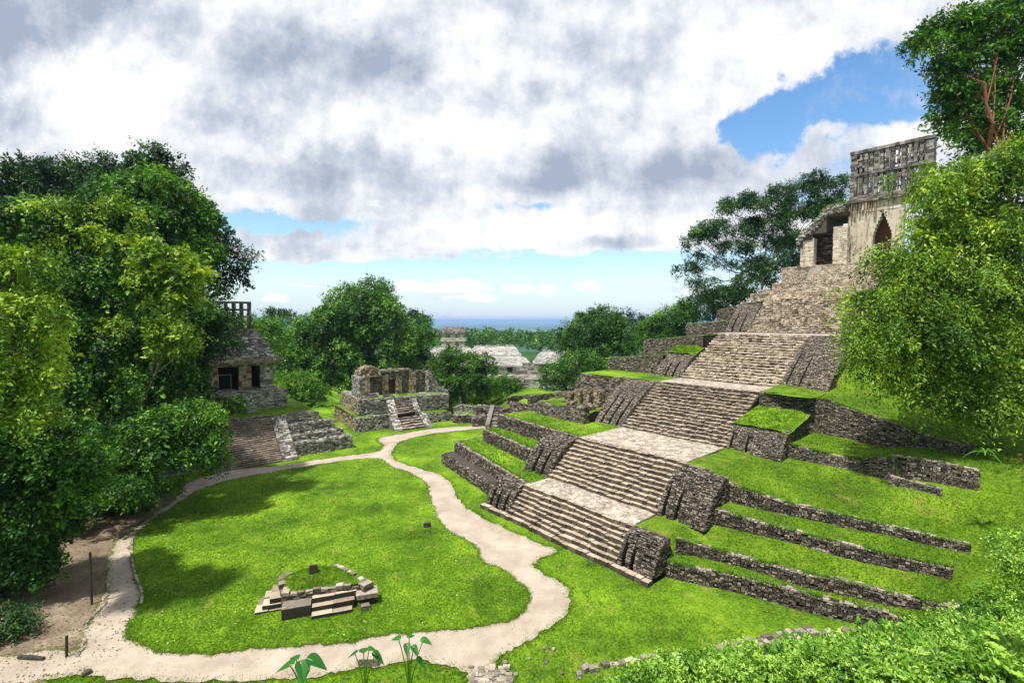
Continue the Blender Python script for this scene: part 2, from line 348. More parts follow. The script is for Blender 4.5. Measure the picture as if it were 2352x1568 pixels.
def path_mat(name, c0, c1, c2, specks=.5, fine=30.):
    m, n = newmat(name); pos = n('NewGeometry').outputs['Position']
    a = n('TexNoise', {'Vector': pos, 'Scale': .5, 'Detail': 6., 'Roughness': .65}).outputs[0]
    f = n('TexNoise', {'Vector': pos, 'Scale': fine, 'Detail': 5., 'Roughness': .8}).outputs[0]
    c = n.ramp(n.m('ADD', n.m('MULTIPLY', a, .6), n.m('MULTIPLY', f, .4)), [(.3, c0), (.5, c1), (.68, c2)])
    s = n('TexNoise', {'Vector': pos, 'Scale': 4.2, 'Detail': 4., 'Roughness': .85}).outputs[0]
    c = n.mix(n.m('MULTIPLY', n.mr(s, .60, .70), specks), c, (.10, .075, .045))
    b = n('BsdfPrincipled', {'Base Color': c, 'Roughness': .95, 'Normal': n('Bump', {'Height': f, 'Strength': .5, 'Distance': .04}).outputs[0]})
    b.inputs['Specular IOR Level'].default_value = .1
    n('OutputMaterial', {0: b.outputs[0]}); return m
M['path'] = path_mat('pale_gravel', (.22, .178, .14), (.37, .31, .25), (.50, .43, .36), .6)
M['dirt'] = path_mat('leaf_littered_earth', (.06, .045, .03), (.17, .13, .09), (.36, .295, .22), .9, 9.)
def leaf_mat(name, stops, trans=.24):
    m, n = newmat(name); at = n('Attribute', attribute_name='rnd')
    c = n.ramp(at.outputs['Fac'], stops)
    d = n('BsdfPrincipled', {'Base Color': c, 'Roughness': .5}); d.inputs['Specular IOR Level'].default_value = .3
    t = n('BsdfTranslucent', {0: n.mix(.5, c, (.30, .55, .02), 'MULTIPLY') if False else n('HueSaturation', {'Color': c, 'Value': 1.5, 'Saturation': 1.1, 'Hue': .49}).outputs[0]})
    n('OutputMaterial', {0: n('MixShader', {0: trans, 1: d.outputs[0], 2: t.outputs[0]}).outputs[0]}); return m
M['leaf_mid'] = leaf_mat('mid_green_leaf', [(0, (.008, .034, .006)), (.45, (.04, .135, .012)), (.8, (.13, .30, .022)), (1, (.30, .50, .05))])
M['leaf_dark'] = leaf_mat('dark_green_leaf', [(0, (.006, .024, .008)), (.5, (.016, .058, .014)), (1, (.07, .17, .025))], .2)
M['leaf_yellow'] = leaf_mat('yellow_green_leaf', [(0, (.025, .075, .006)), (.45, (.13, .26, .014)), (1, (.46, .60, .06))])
M['leaf_fresh'] = leaf_mat('fresh_green_leaf', [(0, (.02, .085, .006)), (.5, (.13, .29, .018)), (1, (.42, .62, .12))])
M['leaf_far'] = leaf_mat('far_green_leaf', [(0, (.012, .045, .010)), (.5, (.042, .13, .018)), (1, (.17, .34, .035))], .2)
def bark_mat(name, c0, c1):
    m, n = newmat(name); pos = n('NewGeometry').outputs['Position']
    f = n('TexNoise', {'Vector': pos, 'Scale': 5., 'Detail': 6., 'Roughness': .7}).outputs[0]
    b = n('BsdfPrincipled', {'Base Color': n.ramp(f, [(.3, c0), (.7, c1)]), 'Roughness': .9, 'Normal': n('Bump', {'Height': f, 'Strength': .6, 'Distance': .05}).outputs[0]})
    n('OutputMaterial', {0: b.outputs[0]}); return m
M['bark'] = bark_mat('brown_bark', (.05, .04, .03), (.16, .13, .10))
M['barkpale'] = bark_mat('pale_bark', (.15, .13, .10), (.36, .33, .27))
M['barkred'] = bark_mat('red_bark', (.12, .04, .02), (.30, .11, .055))
M['wood'] = bark_mat('dark_post_wood', (.012, .012, .012), (.05, .045, .04))
def plain(name, c, rough=.8):
    m, n = newmat(name); n('OutputMaterial', {0: n('BsdfPrincipled', {'Base Color': (*c, 1), 'Roughness': rough}).outputs[0]}); return m
M['black'] = plain('dark_interior_shade', (.012, .011, .010))  # near-black: the shade of interiors is put into this colour
M['grille'] = plain('grey_metal_grille', (.28, .26, .23), .5)
M['doorshade'] = plain('brown_doorway_shade', (.16, .07, .03))  # flat brown standing for the shade behind doorways

# ------------------------------------------------------------------ ground, lawn, path
random.seed(3); np.random.seed(3)
def smooth(x, a, b):
    t = np.clip((x-a)/(b-a), 0, 1); return t*t*(3-2*t)
# right-hand walls: (a, b) base lines with base and top heights
WR = [  # (a, b, zbase, ztop)
 [(12.4, 1.75, 0., .92), (12.94, 1.88, 0., .92), (16.2, 3.3, 0., .9), (19.13, 4.19, 0., .92), (21.68, 5.22, 0., .84), (23.1, 5.75, 0., .84)],
 [(12.4, 3.0, .9, 1.85), (13.2, 3.6, .9, 1.6), (15.67, 4.49, .9, 1.45), (18.87, 4.96, .92, 1.62), (22.29, 6.37, .84, 1.48), (24.6, 7.85, .84, 1.25)],
 [(13.3, 5.9, 2.2, 3.15), (14.0, 6.12, 2.2, 3.1), (17.11, 6.86, 2.15, 2.86), (21.04, 7.94, 2.05, 2.72), (24.1, 9.3, 1.95, 2.5)],
 [(10.1, 8.3, 3.4, 4.85), (11.8, 8.2, 3.3, 4.75), (13.6, 8.05, 3.12, 4.3), (16.32, 9.08, 2.88, 3.7), (20.49, 10.47, 2.74, 3.35), (24.5, 12.04, 2.5, 2.9)],
 [(13.9, 16.1, 4.7, 5.75), (16.69, 16.15, 4.66, 5.5), (18.6, 16.3, 4.62, 5.5), (19.3, 16.25, 4.6, 5.85), (20.5, 16.1, 4.6, 6.0)],
 [(10.1, 20.7, 5.8, 8.75), (12.6, 21.7, 5.75, 8.65), (15., 22.0, 5.65, 8.5), (18., 21.7, 5.5, 7.7), (21.2, 21.1, 6.0, 6.95), (23.9, 20.5, 6.1, 6.75)],
]
TAIL = [[], [], [], [], [(20.7, 16.75, 4.75, 6.05), (24.4, 16.6, 4.85, 6.1)], []]
HEAD = [[], [(10.05, 2.0, .9, 2.1), (12.3, 2.2, .9, 2.08)], [(10.05, 5.9, 2.1, 3.35)], [], [(10.05, 16.1, 4.84, 5.75)], []]
def hill_z(a, b):
    a = np.asarray(a, float); b = np.asarray(b, float)
    lines = [[np.interp(a, [p[0] for p in h_+w+t_], [p[k] for p in h_+w+t_]) for k in (1, 2, 3)] for h_, w, t_ in zip(HEAD, WR, TAIL)]
    z = np.full(np.broadcast(a, b).shape, -.3)
    for i, (bl, zb, zt) in enumerate(lines):
        nb, nz = (lines[i+1][0], lines[i+1][1]) if i+1 < len(lines) else (bl+6, zt+.3)
        t = np.clip((b-bl-.35)/np.maximum(nb-bl-.35, .1), 0, 1)
        z = np.where(b > bl+.32, zt-.03+(nz-zt)*t, z)
    bl, _, zt = lines[-1]
    z = np.where(b > bl+6, zt+.3+np.interp(b, [25, 27.5, 34, 42, 48, 57, 70], [0, .3, 3., 3.4, 5, 9, 10]), z)
    sm = np.interp(b, [4.2, 4.6, 6.5, 8, 10, 12.5, 16.4, 17.5, 20, 22, 27, 36, 57], [-.3, -.1, .85, 1.25, 2.4, 3.0, 4.7, 5.2, 5.5, 6.5, 7.2, 9.5, 14])
    k = smooth(a, 24.4, 28.5)
    z = z*(1-k)+sm*k
    z = z+smooth(a, 25, 48)*9*smooth(b, 3, 14)+.10*vnoise(a, b, .9)*smooth(b, 8, 10)+smooth(a, 13., 20)*.12*vnoise(a, b, .5, 3)
    return z
def fore_line(x): return np.where(x > 1.5, 19.0+.21*(np.maximum(x, 1.5)-1.5), 18.9)
def ground_z(x, y):
    x = np.asarray(x, float); y = np.asarray(y, float); z = np.zeros(np.broadcast(x, y).shape)
    d = fore_line(x)-y
    z = z+np.where(d > 0, .58*d, 0)
    # hill on the left under the jungle
    z = z+.35*np.maximum(0, -x-35-.1*np.maximum(y-40, 0))*smooth(y, 16, 30)
    # the temple mound on the left
    a, b = FS.inv(x, y)
    prof = np.interp(b, [.4, 1.8, 2.0, 3.2, 3.4, 4.6, 4.9, 30], [0, 1.3, 1.35, 2.0, 2.1, 3.1, 4.1, 4.4])
    right = np.interp(b, [0, 1.4, 2.8, 4.2, 14], [-.6, -1.2, -1.8, -3.2, -3.4])
    m = np.clip(prof-np.maximum(a-right, 0)*1.0, 0, 99)*smooth(a, -40, -30)*smooth(-b, -30, -22)
    z = np.maximum(z, np.where(m > 0, m, -99))
    # beyond the plaza the land drops
    ca, cb = FC.inv(x, y)
    drop = smooth(y, 82, 118)*19
    z = z-drop*(1-smooth(x, 14, 34))*(1-.75*smooth(-x, 22, 36))
    # hill behind the pyramid
    kh = smooth(ca, -14, -4)*smooth(cb, 34, 60)*(1-smooth(cb, 90, 140)); z = z*(1-kh)+17*kh
    return z-.02
gx = np.concatenate([np.linspace(-130, -60, 40)[:-1], np.linspace(-60, 45, 300), np.linspace(45, 140, 40)[1:]])
gy = np.concatenate([np.linspace(-12, 100, 320), np.linspace(100, 200, 40)[1:]])
g = grid_sheet('ground', lambda X, Y: np.stack([X, Y, ground_z(X, Y)+.02*vnoise(X, Y, .6)*smooth(Y, 10, 30)-.01], -1), gx, gy, M['lawn']); tag(g, kind='structure')
g = grid_sheet('hillside', lambda A, B: FC.w(A, B, hill_z(A, B)), np.linspace(10.05, 70, 300), np.linspace(1.0, 75, 370), M['hillgrass'], smooth=True); tag(g, kind='structure')

PATH = [(1112, 977), (1000, 984), (925, 996), (876, 1004), (868, 1012), (882, 1023), (862, 1038), (770, 1050), (690, 1062), (600, 1073), (540, 1078), (480, 1092), (428, 1112), (405, 1145),
        (370, 1168), (330, 1200), (270, 1245), (250, 1290), (245, 1340), (232, 1390), (205, 1440), (180, 1490), (80, 1500), (-60, 1520), (-60, 1600), (100, 1560), (180, 1553), (330, 1561), (470, 1566), (640, 1560), (760, 1548),
        (850, 1530), (960, 1517), (1060, 1540), (1080, 1590), (1170, 1590), (1150, 1545), (1132, 1527), (1160, 1502), (1240, 1455), (1290, 1420), (1311, 1385), (1300, 1350), (1265, 1325), (1226, 1302),
        (1238, 1285), (1278, 1266), (1245, 1250), (1200, 1232), (1130, 1200), (1080, 1172), (1050, 1142), (1035, 1110), (1010, 1090), (960, 1075), (915, 1060), (900, 1045), (905, 1030), (925, 1012), (1000, 995), (1112, 983)]
LAWN = [(870, 1055), (800, 1058), (700, 1073), (600, 1090), (520, 1106), (450, 1131), (400, 1165), (350, 1197), (311, 1235), (303, 1270), (311, 1320), (326, 1365), (322, 1390), (300, 1430), (296, 1460), (320, 1481),
        (400, 1503), (500, 1500), (600, 1490), (700, 1483), (800, 1477), (900, 1458), (1000, 1450), (1100, 1440), (1170, 1425), (1206, 1400), (1214, 1375), (1200, 1345), (1150, 1310), (1103, 1287), (1096, 1262),
        (1075, 1245), (1030, 1220), (1005, 1190), (988, 1140), (975, 1108), (940, 1087), (900, 1073)]
DIRT = [(440, 1100), (405, 1120), (370, 1135), (290, 1140), (120, 1150), (-60, 1220), (-160, 1320), (-250, 1450), (-250, 1600), (60, 1590), (110, 1560), (200, 1540), (300, 1480), (330, 1400), (320, 1250), (380, 1200), (420, 1150)]
def onground(px): return np.array([atz(x, y)[:2] for x, y in px])
def rough_edge(P, amp, sub=10, seed=0):
    P = catmull(P, sub); n = len(P); t = np.roll(P, -1, 0)-np.roll(P, 1, 0); t /= np.linalg.norm(t, axis=1)[:, None]+1e-9
    nr = np.stack([-t[:, 1], t[:, 0]], 1); s = np.cumsum(np.linalg.norm(P-np.roll(P, 1, 0), axis=1))
    w = np.sin(s*2.3+seed)*.35+np.sin(s*5.1+1+seed)*.3+np.random.uniform(-1, 1, n)*.5
    return P+nr*(w*amp)[:, None]
pathP = rough_edge(onground(PATH), .17); lawnP = rough_edge(onground(LAWN), .15, 14, 2); dirtP = rough_edge(onground(DIRT), .3, 8, 4)
o = ngon('bare_earth', np.c_[dirtP, np.full(len(dirtP), .016)], M['dirt']); tag(o, kind='structure')
o = ngon('path', np.c_[pathP, np.full(len(pathP), .024)], M['path']); tag(o, kind='structure')
# the island of lawn stands a little proud of the path
LZ = .09
me_mb = MB(); n = len(lawnP); nx = np.roll(lawnP, -1, 0)
o = ngon('lawn', np.c_[lawnP, np.full(n, LZ)], M['lawn']); tag(o, kind='structure')
me_mb.quads(np.stack([np.c_[lawnP, np.full(n, 0.)], np.c_[nx, np.full(n, 0.)], np.c_[nx, np.full(n, LZ)], np.c_[lawnP, np.full(n, LZ)]], 1))
me_mb.build('lawn_edge', M['dirt'], o)

# ------------------------------------------------------------------ grass blades
def blades(name, P, h, w, mat, seed=0, lean=.5, per=3):
    rs = np.random.RandomState(seed); n = len(P)*per
    B = np.repeat(P, per, 0)+np.c_[rs.normal(0, w*1.2, (n, 2)), np.zeros(n)]
    an = rs.uniform(0, 2*np.pi, n); d = np.stack([np.cos(an), np.sin(an), np.zeros(n)], 1)
    l = rs.uniform(0, 2*np.pi, n); L = np.stack([np.cos(l)*lean, np.sin(l)*lean, np.ones(n)], 1)
    hh = np.broadcast_to(h, (len(P),)).repeat(per)*rs.uniform(.5, 1.2, n); ww = w*rs.uniform(.6, 1.3, n)
    T = np.stack([B-d*ww[:, None], B+d*ww[:, None], B+L*hh[:, None]], 1).reshape(-1, 3)
    r = np.repeat(rs.rand(len(P)), per)*.7+rs.rand(n)*.3
    return to_obj(name, T, np.arange(n*3).reshape(-1, 3), mat, rnd=r)
M['blade'] = leaf_mat('grass_blade', [(0, (.02, .065, .003)), (.45, (.085, .21, .006)), (.8, (.19, .36, .012)), (1, (.33, .38, .08))], .3)
def scatter_poly(poly, n, dens=lambda x, y: np.ones(len(x)), seed=1):
    rs = np.random.RandomState(seed); mn, mx = poly.min(0), poly.max(0); out = []
    tot = 0
    while tot < n:
        x = rs.uniform(mn[0], mx[0], 20000); y = rs.uniform(mn[1], mx[1], 20000)
        k = inpoly(x, y, poly) & (rs.rand(20000) < dens(x, y)); out.append(np.c_[x[k], y[k]]); tot += k.sum()
    return np.concatenate(out)[:n]
dn = lambda x, y: np.clip((20/np.maximum(y, 8))**1.8, 0, 1)
p = scatter_poly(lawnP, 42000, dn)
e = lawnP[np.random.randint(0, len(lawnP), 7000)]+np.random.normal(0, .08, (7000, 2))
P = np.r_[np.c_[p, np.full(len(p), LZ)], np.c_[e, np.full(len(e), LZ-.02)]]
tag(blades('lawn_grass', P, .07, .016, M['blade'], 1, .6), kind='stuff')
# outer lawns, verges and the foreground strip
box = np.array([(-32, 15), (26, 15), (26, 40), (0, 70), (-32, 75)], float)
p = scatter_poly(box, 60000, dn, 2)
k = ~inpoly(p[:, 0], p[:, 1], pathP) & ~inpoly(p[:, 0], p[:, 1], lawnP) & ~inpoly(p[:, 0], p[:, 1], dirtP)
fa, fb = FC.inv(p[:, 0], p[:, 1]); k &= ~((fa > -3) & (fb > -.1)) & ~((fa > 12) & (fb > 1.2+.33*(fa-12)))
p = p[k]
e = pathP[np.random.randint(0, len(pathP), 13000)]+np.random.normal(0, .16, (13000, 2))
fa, fb = FC.inv(e[:, 0], e[:, 1]); e = e[~((fa > -3) & (fb > -.1))]
e = e[~inpoly(e[:, 0], e[:, 1], lawnP)]
p = np.r_[p, e]
P = np.c_[p, ground_z(p[:, 0], p[:, 1])+.01]
tag(blades('verge_grass', P, .085, .016, M['blade'], 2, .6), kind='stuff')
rs = np.random.RandomState(8); A_ = rs.uniform(12, 34, 90000); B_ = rs.uniform(1.5, 30, 90000)
Q = FC.w(A_, B_, 0.); k = (rs.rand(90000) < dn(Q[:, 0], Q[:, 1])*1.0)
A_, B_ = A_[k], B_[k]
for w in WR:
    bl = np.interp(A_, [q[0] for q in w], [q[1] for q in w]); kk = ~((B_ > bl-.05) & (B_ < bl+.45)); A_, B_ = A_[kk], B_[kk]
P = FC.w(A_, B_, hill_z(A_, B_)); P = P[~((A_ < 14.4) & (((B_ > 4.4) & (B_ < 8)) | ((B_ > 14) & (B_ < 21))))] if True else P
tag(blades('terrace_grass', P, .10, .018, M['blade'], 3, .6), kind='stuff')

# ------------------------------------------------------------------ the great stepped pyramid
W = 10.05
LV = [(0., .30), (2.07, 2.12), (4.76, 2.10), (8.42, 4.85), (14.6, 4.80), (20.79, 8.70), (25.25, 8.72), (33.85, 13.38), (42.4, 13.42), (47.84, 17.95)]
pyr = root('stepped_pyramid'); tag(pyr, 'huge stepped stone pyramid with broad pale stairs and grassy terraces', 'pyramid')
def flight(fr, a0, a1, b0, z0, b1, z1, n, mt, mr, name, parent, sl=.42, j=.02, back=.25, gap=.012, lift=0.):
    mb = MB(); run = (b1-b0)/(n-1) if n > 1 else .3; rise = (z1-z0)/n
    for i in range(n):
        k = max(3, int((a1-a0)/sl)); E = np.linspace(a0, a1, k+1); E[1:-1] += np.random.uniform(-.3, .3, k-1)*(a1-a0)/k
        bj = np.random.uniform(-1, 1, k)*j*2.6+.05*np.sin(E[:-1]*.9+i*.7); zj = np.random.uniform(-1.6, .6, k)*j*1.4+.02*np.sin(E[:-1]*.6+i)
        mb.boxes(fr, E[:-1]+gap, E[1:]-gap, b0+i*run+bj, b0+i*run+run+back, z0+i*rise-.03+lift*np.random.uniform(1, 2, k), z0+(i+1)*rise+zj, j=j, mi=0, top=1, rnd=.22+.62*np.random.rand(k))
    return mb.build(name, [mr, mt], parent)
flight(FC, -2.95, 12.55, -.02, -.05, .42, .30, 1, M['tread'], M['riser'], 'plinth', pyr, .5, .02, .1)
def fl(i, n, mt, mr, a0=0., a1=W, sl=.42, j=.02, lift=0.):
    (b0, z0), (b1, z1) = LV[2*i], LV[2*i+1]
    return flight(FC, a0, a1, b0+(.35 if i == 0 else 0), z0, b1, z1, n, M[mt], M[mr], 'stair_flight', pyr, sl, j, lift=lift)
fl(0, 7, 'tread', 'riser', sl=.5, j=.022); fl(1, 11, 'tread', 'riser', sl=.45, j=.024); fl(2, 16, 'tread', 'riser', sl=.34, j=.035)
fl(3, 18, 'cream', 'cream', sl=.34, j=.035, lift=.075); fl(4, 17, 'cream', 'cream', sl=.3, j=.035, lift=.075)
# solid body under the stairs
def body(prof, a0, a1, name):
    mb = MB()
    for (b0, z0), (b1, z1) in zip(prof[:-1], prof[1:]):
        if b1-b0 < .01: continue
        mb.prism(FC, [(a0, b0), (a1, b0), (a1, b1), (a0, b1)], -2, [z0, z0, z1, z1])
    return mb.build(name, [M['core']], pyr)
prof = [(.3, .1)]
for (b, z) in LV[1:]: prof.append((b+.25, z-.28))
prof += [(56.8, 17.7), (57, 22.8), (72, 22.8)]
body(prof, 0.03, W-.03, 'core')
# landings
def landing(a0, a1, b0, b1, z, nm='landing'):
    mb = MB(); mb.prism(FC, [(a0-.05, b0+.1), (a1+.06, b0+.1), (a1+.06, b1), (a0-.05, b1)], z-1.2, z-.025); mb.build('landing_core', [M['mid']], pyr)
    na, nb = int((a1-a0)/.15), int((b1-b0)/.15)
    return grid_sheet(nm, lambda A, B: FC.w(A, B, z+.012*vnoise(A, B, 5)), np.linspace(a0, a1, na), np.linspace(b0, b1, nb), M['slab'], pyr)
landing(0.1, W-.1, 2.3, 4.85, 2.115); landing(0.1, W-.1, 8.7, 14.7, 4.85); landing(.1, W-.1, 21.0, 25.35, 8.71); landing(-1.5, W+2.5, 34.1, 42.5, 13.40)
# buttresses beside the stairs: a curved battered front with deep channels
def buttress(a0, a1, b0, z0, b1, z1, grooves=(), mat='dark', top='dark', bow=.45, rh=.095, sl=.2, backb=None, grass=False):
    mb = MB(); h = z1-z0; d = b1-b0; T = np.linspace(0, 1, 9)
    pf = [(b0+d*(t**(1+bow*1.3)), z0+h*(1-(1-t)**(1+bow*.5))) for t in T]
    cuts = sorted(set([a0, a1]+[x for g in grooves for x in g]))
    bb = backb if backb is not None else b1+.6
    for c0, c1 in zip(cuts[:-1], cuts[1:]):
        isg = any(g[0] <= (c0+c1)/2 <= g[1] for g in grooves); off = .42 if isg else 0.
        for (pb, pz), (qb, qz) in zip(pf[:-1], pf[1:]):
            k = off*(1-smooth((pz-z0)/h, .5, .72)); k2 = off*(1-smooth((qz-z0)/h, .5, .72))
            A, B = FC.w(c0, pb+k, pz), FC.w(c1, pb+k, pz); C, D = FC.w(c1, qb+k2, qz), FC.w(c0, qb+k2, qz)
            mb.clad(A, B, C, D, rh, sl, .06, .2, mi=0, skip=.02)
            mb.prism(FC, [(c0, pb+k+.06), (c1, pb+k+.06), (c1, bb), (c0, bb)], z0-.3, [pz, pz, pz, pz], mi=2)
        mb.prism(FC, [(c0, pf[-1][0]+.06), (c1, pf[-1][0]+.06), (c1, bb), (c0, bb)], z0-.3, z1-.02, mi=2)
    for aa, sgn in ((a0, -1), (a1, 1)):
        for (pb, pz), (qb, qz) in zip(pf[:-1], pf[1:]):
            if sgn > 0: A, B, C, D = FC.w(aa, pb, pz), FC.w(aa, bb, pz), FC.w(aa, bb, qz), FC.w(aa, qb, qz)
            else: A, B, C, D = FC.w(aa, bb, pz), FC.w(aa, pb, pz), FC.w(aa, qb, qz), FC.w(aa, bb, qz)
            mb.clad(A, B, C, D, rh, sl, .05, .12, mi=0)
    if bb-b1 > .2:
        mb.clad(FC.w(a0, b1, z1), FC.w(a1, b1, z1), FC.w(a1, bb, z1), FC.w(a0, bb, z1), sl, sl, .04, .1, mi=1)
    o = mb.build('buttress', [M[mat], M[top], M['core']], pyr)
    if grass:
        S_, T_ = np.random.uniform(a0, a1, 1400), np.random.uniform(b1-.42, bb, 1400)
        blades('top_grass', FC.w(S_, T_, z1+.02+.85*(T_-b1+.4)/(bb-b1+.4)-.25*smooth(S_, a1-.8, a1+.1)), .14, .03, M['blade'], 7, .6).parent = o
        mb = MB(); mb.prism(FC, [(a0+.03, b1-.2), (a1-.03, b1-.2), (a1-.03, bb), (a0+.03, bb)], z1-.2, [z1-.02, z1-.2, z1+.6, z1+.8]); mb.build('fill', [M['dark']], o)
        grid_sheet('grass_top', lambda A, B: FC.w(A, B, z1+.04+.85*(B-b1+.4)/(bb-b1+.4)-.25*smooth(A, a1-.8, a1+.1)+.06*vnoise(A, B, 3)), np.linspace(a0-.02, a1+.1, 24), np.linspace(b1-.4, bb, 24), M['lawn'], o)
    return o
buttress(10.08, 12.5, .45, .28, 1.75, 2.1, [(10.35, 10.6), (10.95, 11.2)])
buttress(-2.7, -.03, .45, .28, 1.85, 2.1, [(-2.3, -2.05), (-1.6, -1.35), (-.7, -.45)])
buttress(10.08, 13.35, 4.76, 2.05, 7.4, 4.75, [(10.4, 10.7), (11.3, 11.6)])
buttress(-3.0, -.03, 4.8, 2.05, 7.8, 4.75, [(-1.0, -.7), (-2.0, -1.7)])
buttress(10.08, 14.1, 14.7, 4.6, 16.3, 6.65, [(10.3, 10.7), (11.5, 11.9)], 'mid', 'mid', grass=True, backb=20.7)
buttress(-3.5, -.03, 14.7, 4.75, 20.3, 8.6, [(-.8, -.5), (-1.7, -1.4), (-2.6, -2.35)], 'mid', 'mid', bow=.2)
buttress(10.08, 14.0, 25.4, 8.6, 32.9, 13.3, [(10.5, 10.95), (11.6, 12.1)], 'mid', 'mid', bow=.15, backb=34.)
buttress(-3.3, -.03, 25.3, 8.6, 28.6, 11.2, [(-1.1, -.8), (-2.0, -1.7)], 'mid', 'mid', bow=.2, grass=True, backb=30.6)
buttress(-3.0, -.03, 42.5, 13.3, 47.4, 17.6, [(-1.2, -.8), (-2.3, -1.9)], 'mid', 'mid', bow=.2)
buttress(10.08, 12.6, 42.5, 13.3, 47.4, 17.6, [(10.6, 10.9)], 'mid', 'mid', bow=.2)
# straight retaining walls: polyline of (a, b, zbase, ztop)
def rwall(fr, pl, name, parent, mat='dark', cap='cap', th=.5, rh=.17, sl=.30, endl=True, endr=True, rag=.0, skip=.02, batter=.08):
    mb = MB(); pl = np.array(pl, float)
    # refine with ragged top
    out = [pl[0]]
    for p0, p1 in zip(pl[:-1], pl[1:]):
        k = max(1, int(np.hypot(*(p1-p0)[:2])/1.2))
        for i in range(1, k+1): out.append(p0+(p1-p0)*i/k)
    P = np.array(out); P[:, 3] += np.random.uniform(-rag, rag, len(P)) if rag else np.random.uniform(-.03, .03, len(P))
    P[:, 1] += np.random.uniform(-.04, .04, len(P))
    for p, q in zip(P[:-1], P[1:]):
        bt = batter
        A, B = fr.w(p[0], p[1], p[2]-.15), fr.w(q[0], q[1], q[2]-.15)
        C, D = fr.w(q[0], q[1]+bt, q[3]), fr.w(p[0], p[1]+bt, p[3])
        mb.clad(A, B, C, D, rh, sl, .06, .15, mi=0, skip=skip, caprow=1)
        mb.prism(fr, [(p[0], p[1]+bt+.03), (q[0], q[1]+bt+.03), (q[0], q[1]+th), (p[0], p[1]+th)], min(p[2], q[2])-.3, [p[3]-.04, q[3]-.04, q[3]-.04, p[3]-.04], mi=2)
        mb.clad(fr.w(p[0], p[1]+.1, p[3]-.04), fr.w(q[0], q[1]+.1, q[3]-.04), fr.w(q[0], q[1]+th, q[3]-.04), fr.w(p[0], p[1]+th, p[3]-.04), .22, .3, .05, .1, mi=1, skip=.12)
    for p, fl_, ok in ((P[0], 1, endl), (P[-1], 0, endr)):
        if not ok: continue
        if fl_: A, B, C, D = fr.w(p[0], p[1]+th, p[2]-.15), fr.w(p[0], p[1], p[2]-.15), fr.w(p[0], p[1]+.08, p[3]), fr.w(p[0], p[1]+th, p[3])
        else: A, B, C, D = fr.w(p[0], p[1], p[2]-.15), fr.w(p[0], p[1]+th, p[2]-.15), fr.w(p[0], p[1]+th, p[3]), fr.w(p[0], p[1]+.08, p[3])
        mb.clad(A, B, C, D, rh, sl, .05, .12, mi=0)
    return mb.build(name, [M[mat], M[cap], M['core']], parent)
for i, w in enumerate(WR): rwall(FC, w, 'retaining_wall', pyr, 'dark' if i < 4 else 'mid', 'cap', th=.45, endl=i in (4,), rag=.07, rh=.115, sl=.2)
def pwall(basepx, toppx, z, **kw):
    pl = []
    for (bx, by), (tx, ty) in zip(basepx, toppx):
        P = atz(bx, by, z); a_, b_ = FC.inv(P[0], P[1]); pl.append((a_, b_, z-.1, FC.atb(tx, ty, b_)[1]))
    rwall(FC, pl, 'retaining_wall', pyr, 'mid', 'cap', th=.5, rag=.08, rh=.115, sl=.2, **kw); return pl
def near_zz(a_, b_): return float(hill_z(np.array([a_]), np.array([b_]))[0])
rwall(FC, [(20.2, 16.5, 4.7, 6.1), (22.5, 16.65, 4.75, 6.1), (24.4, 16.5, 4.8, 6.15)], 'retaining_wall', pyr, 'mid', 'cap', th=.5, rag=.1, rh=.115, sl=.2)
rwall(FC, [(20.3, 15.5, 4.4, 4.98), (22.9, 15.2, 4.4, 4.85)], 'retaining_wall', pyr, 'mid', 'cap', th=.4, rag=.1, rh=.115, sl=.2)
_p = []
for w in WR:
    a_ = np.random.uniform(w[0][0], w[-1][0], 1500); q_ = [np.interp(a_, [t[0] for t in w], [t[k] for t in w]) for k in (1, 3)]
    _p.append(FC.w(a_, q_[0]+.06+np.abs(np.random.normal(0, .22, 1500)), q_[1]-.03))
_p = np.concatenate(_p); _n = (vnoise(_p[:, 0], _p[:, 1], 2.2) > -.05); tag(blades('wall_top_grass', _p[_n], .15, .025, M['blade'], 91, 1.1), kind='stuff')
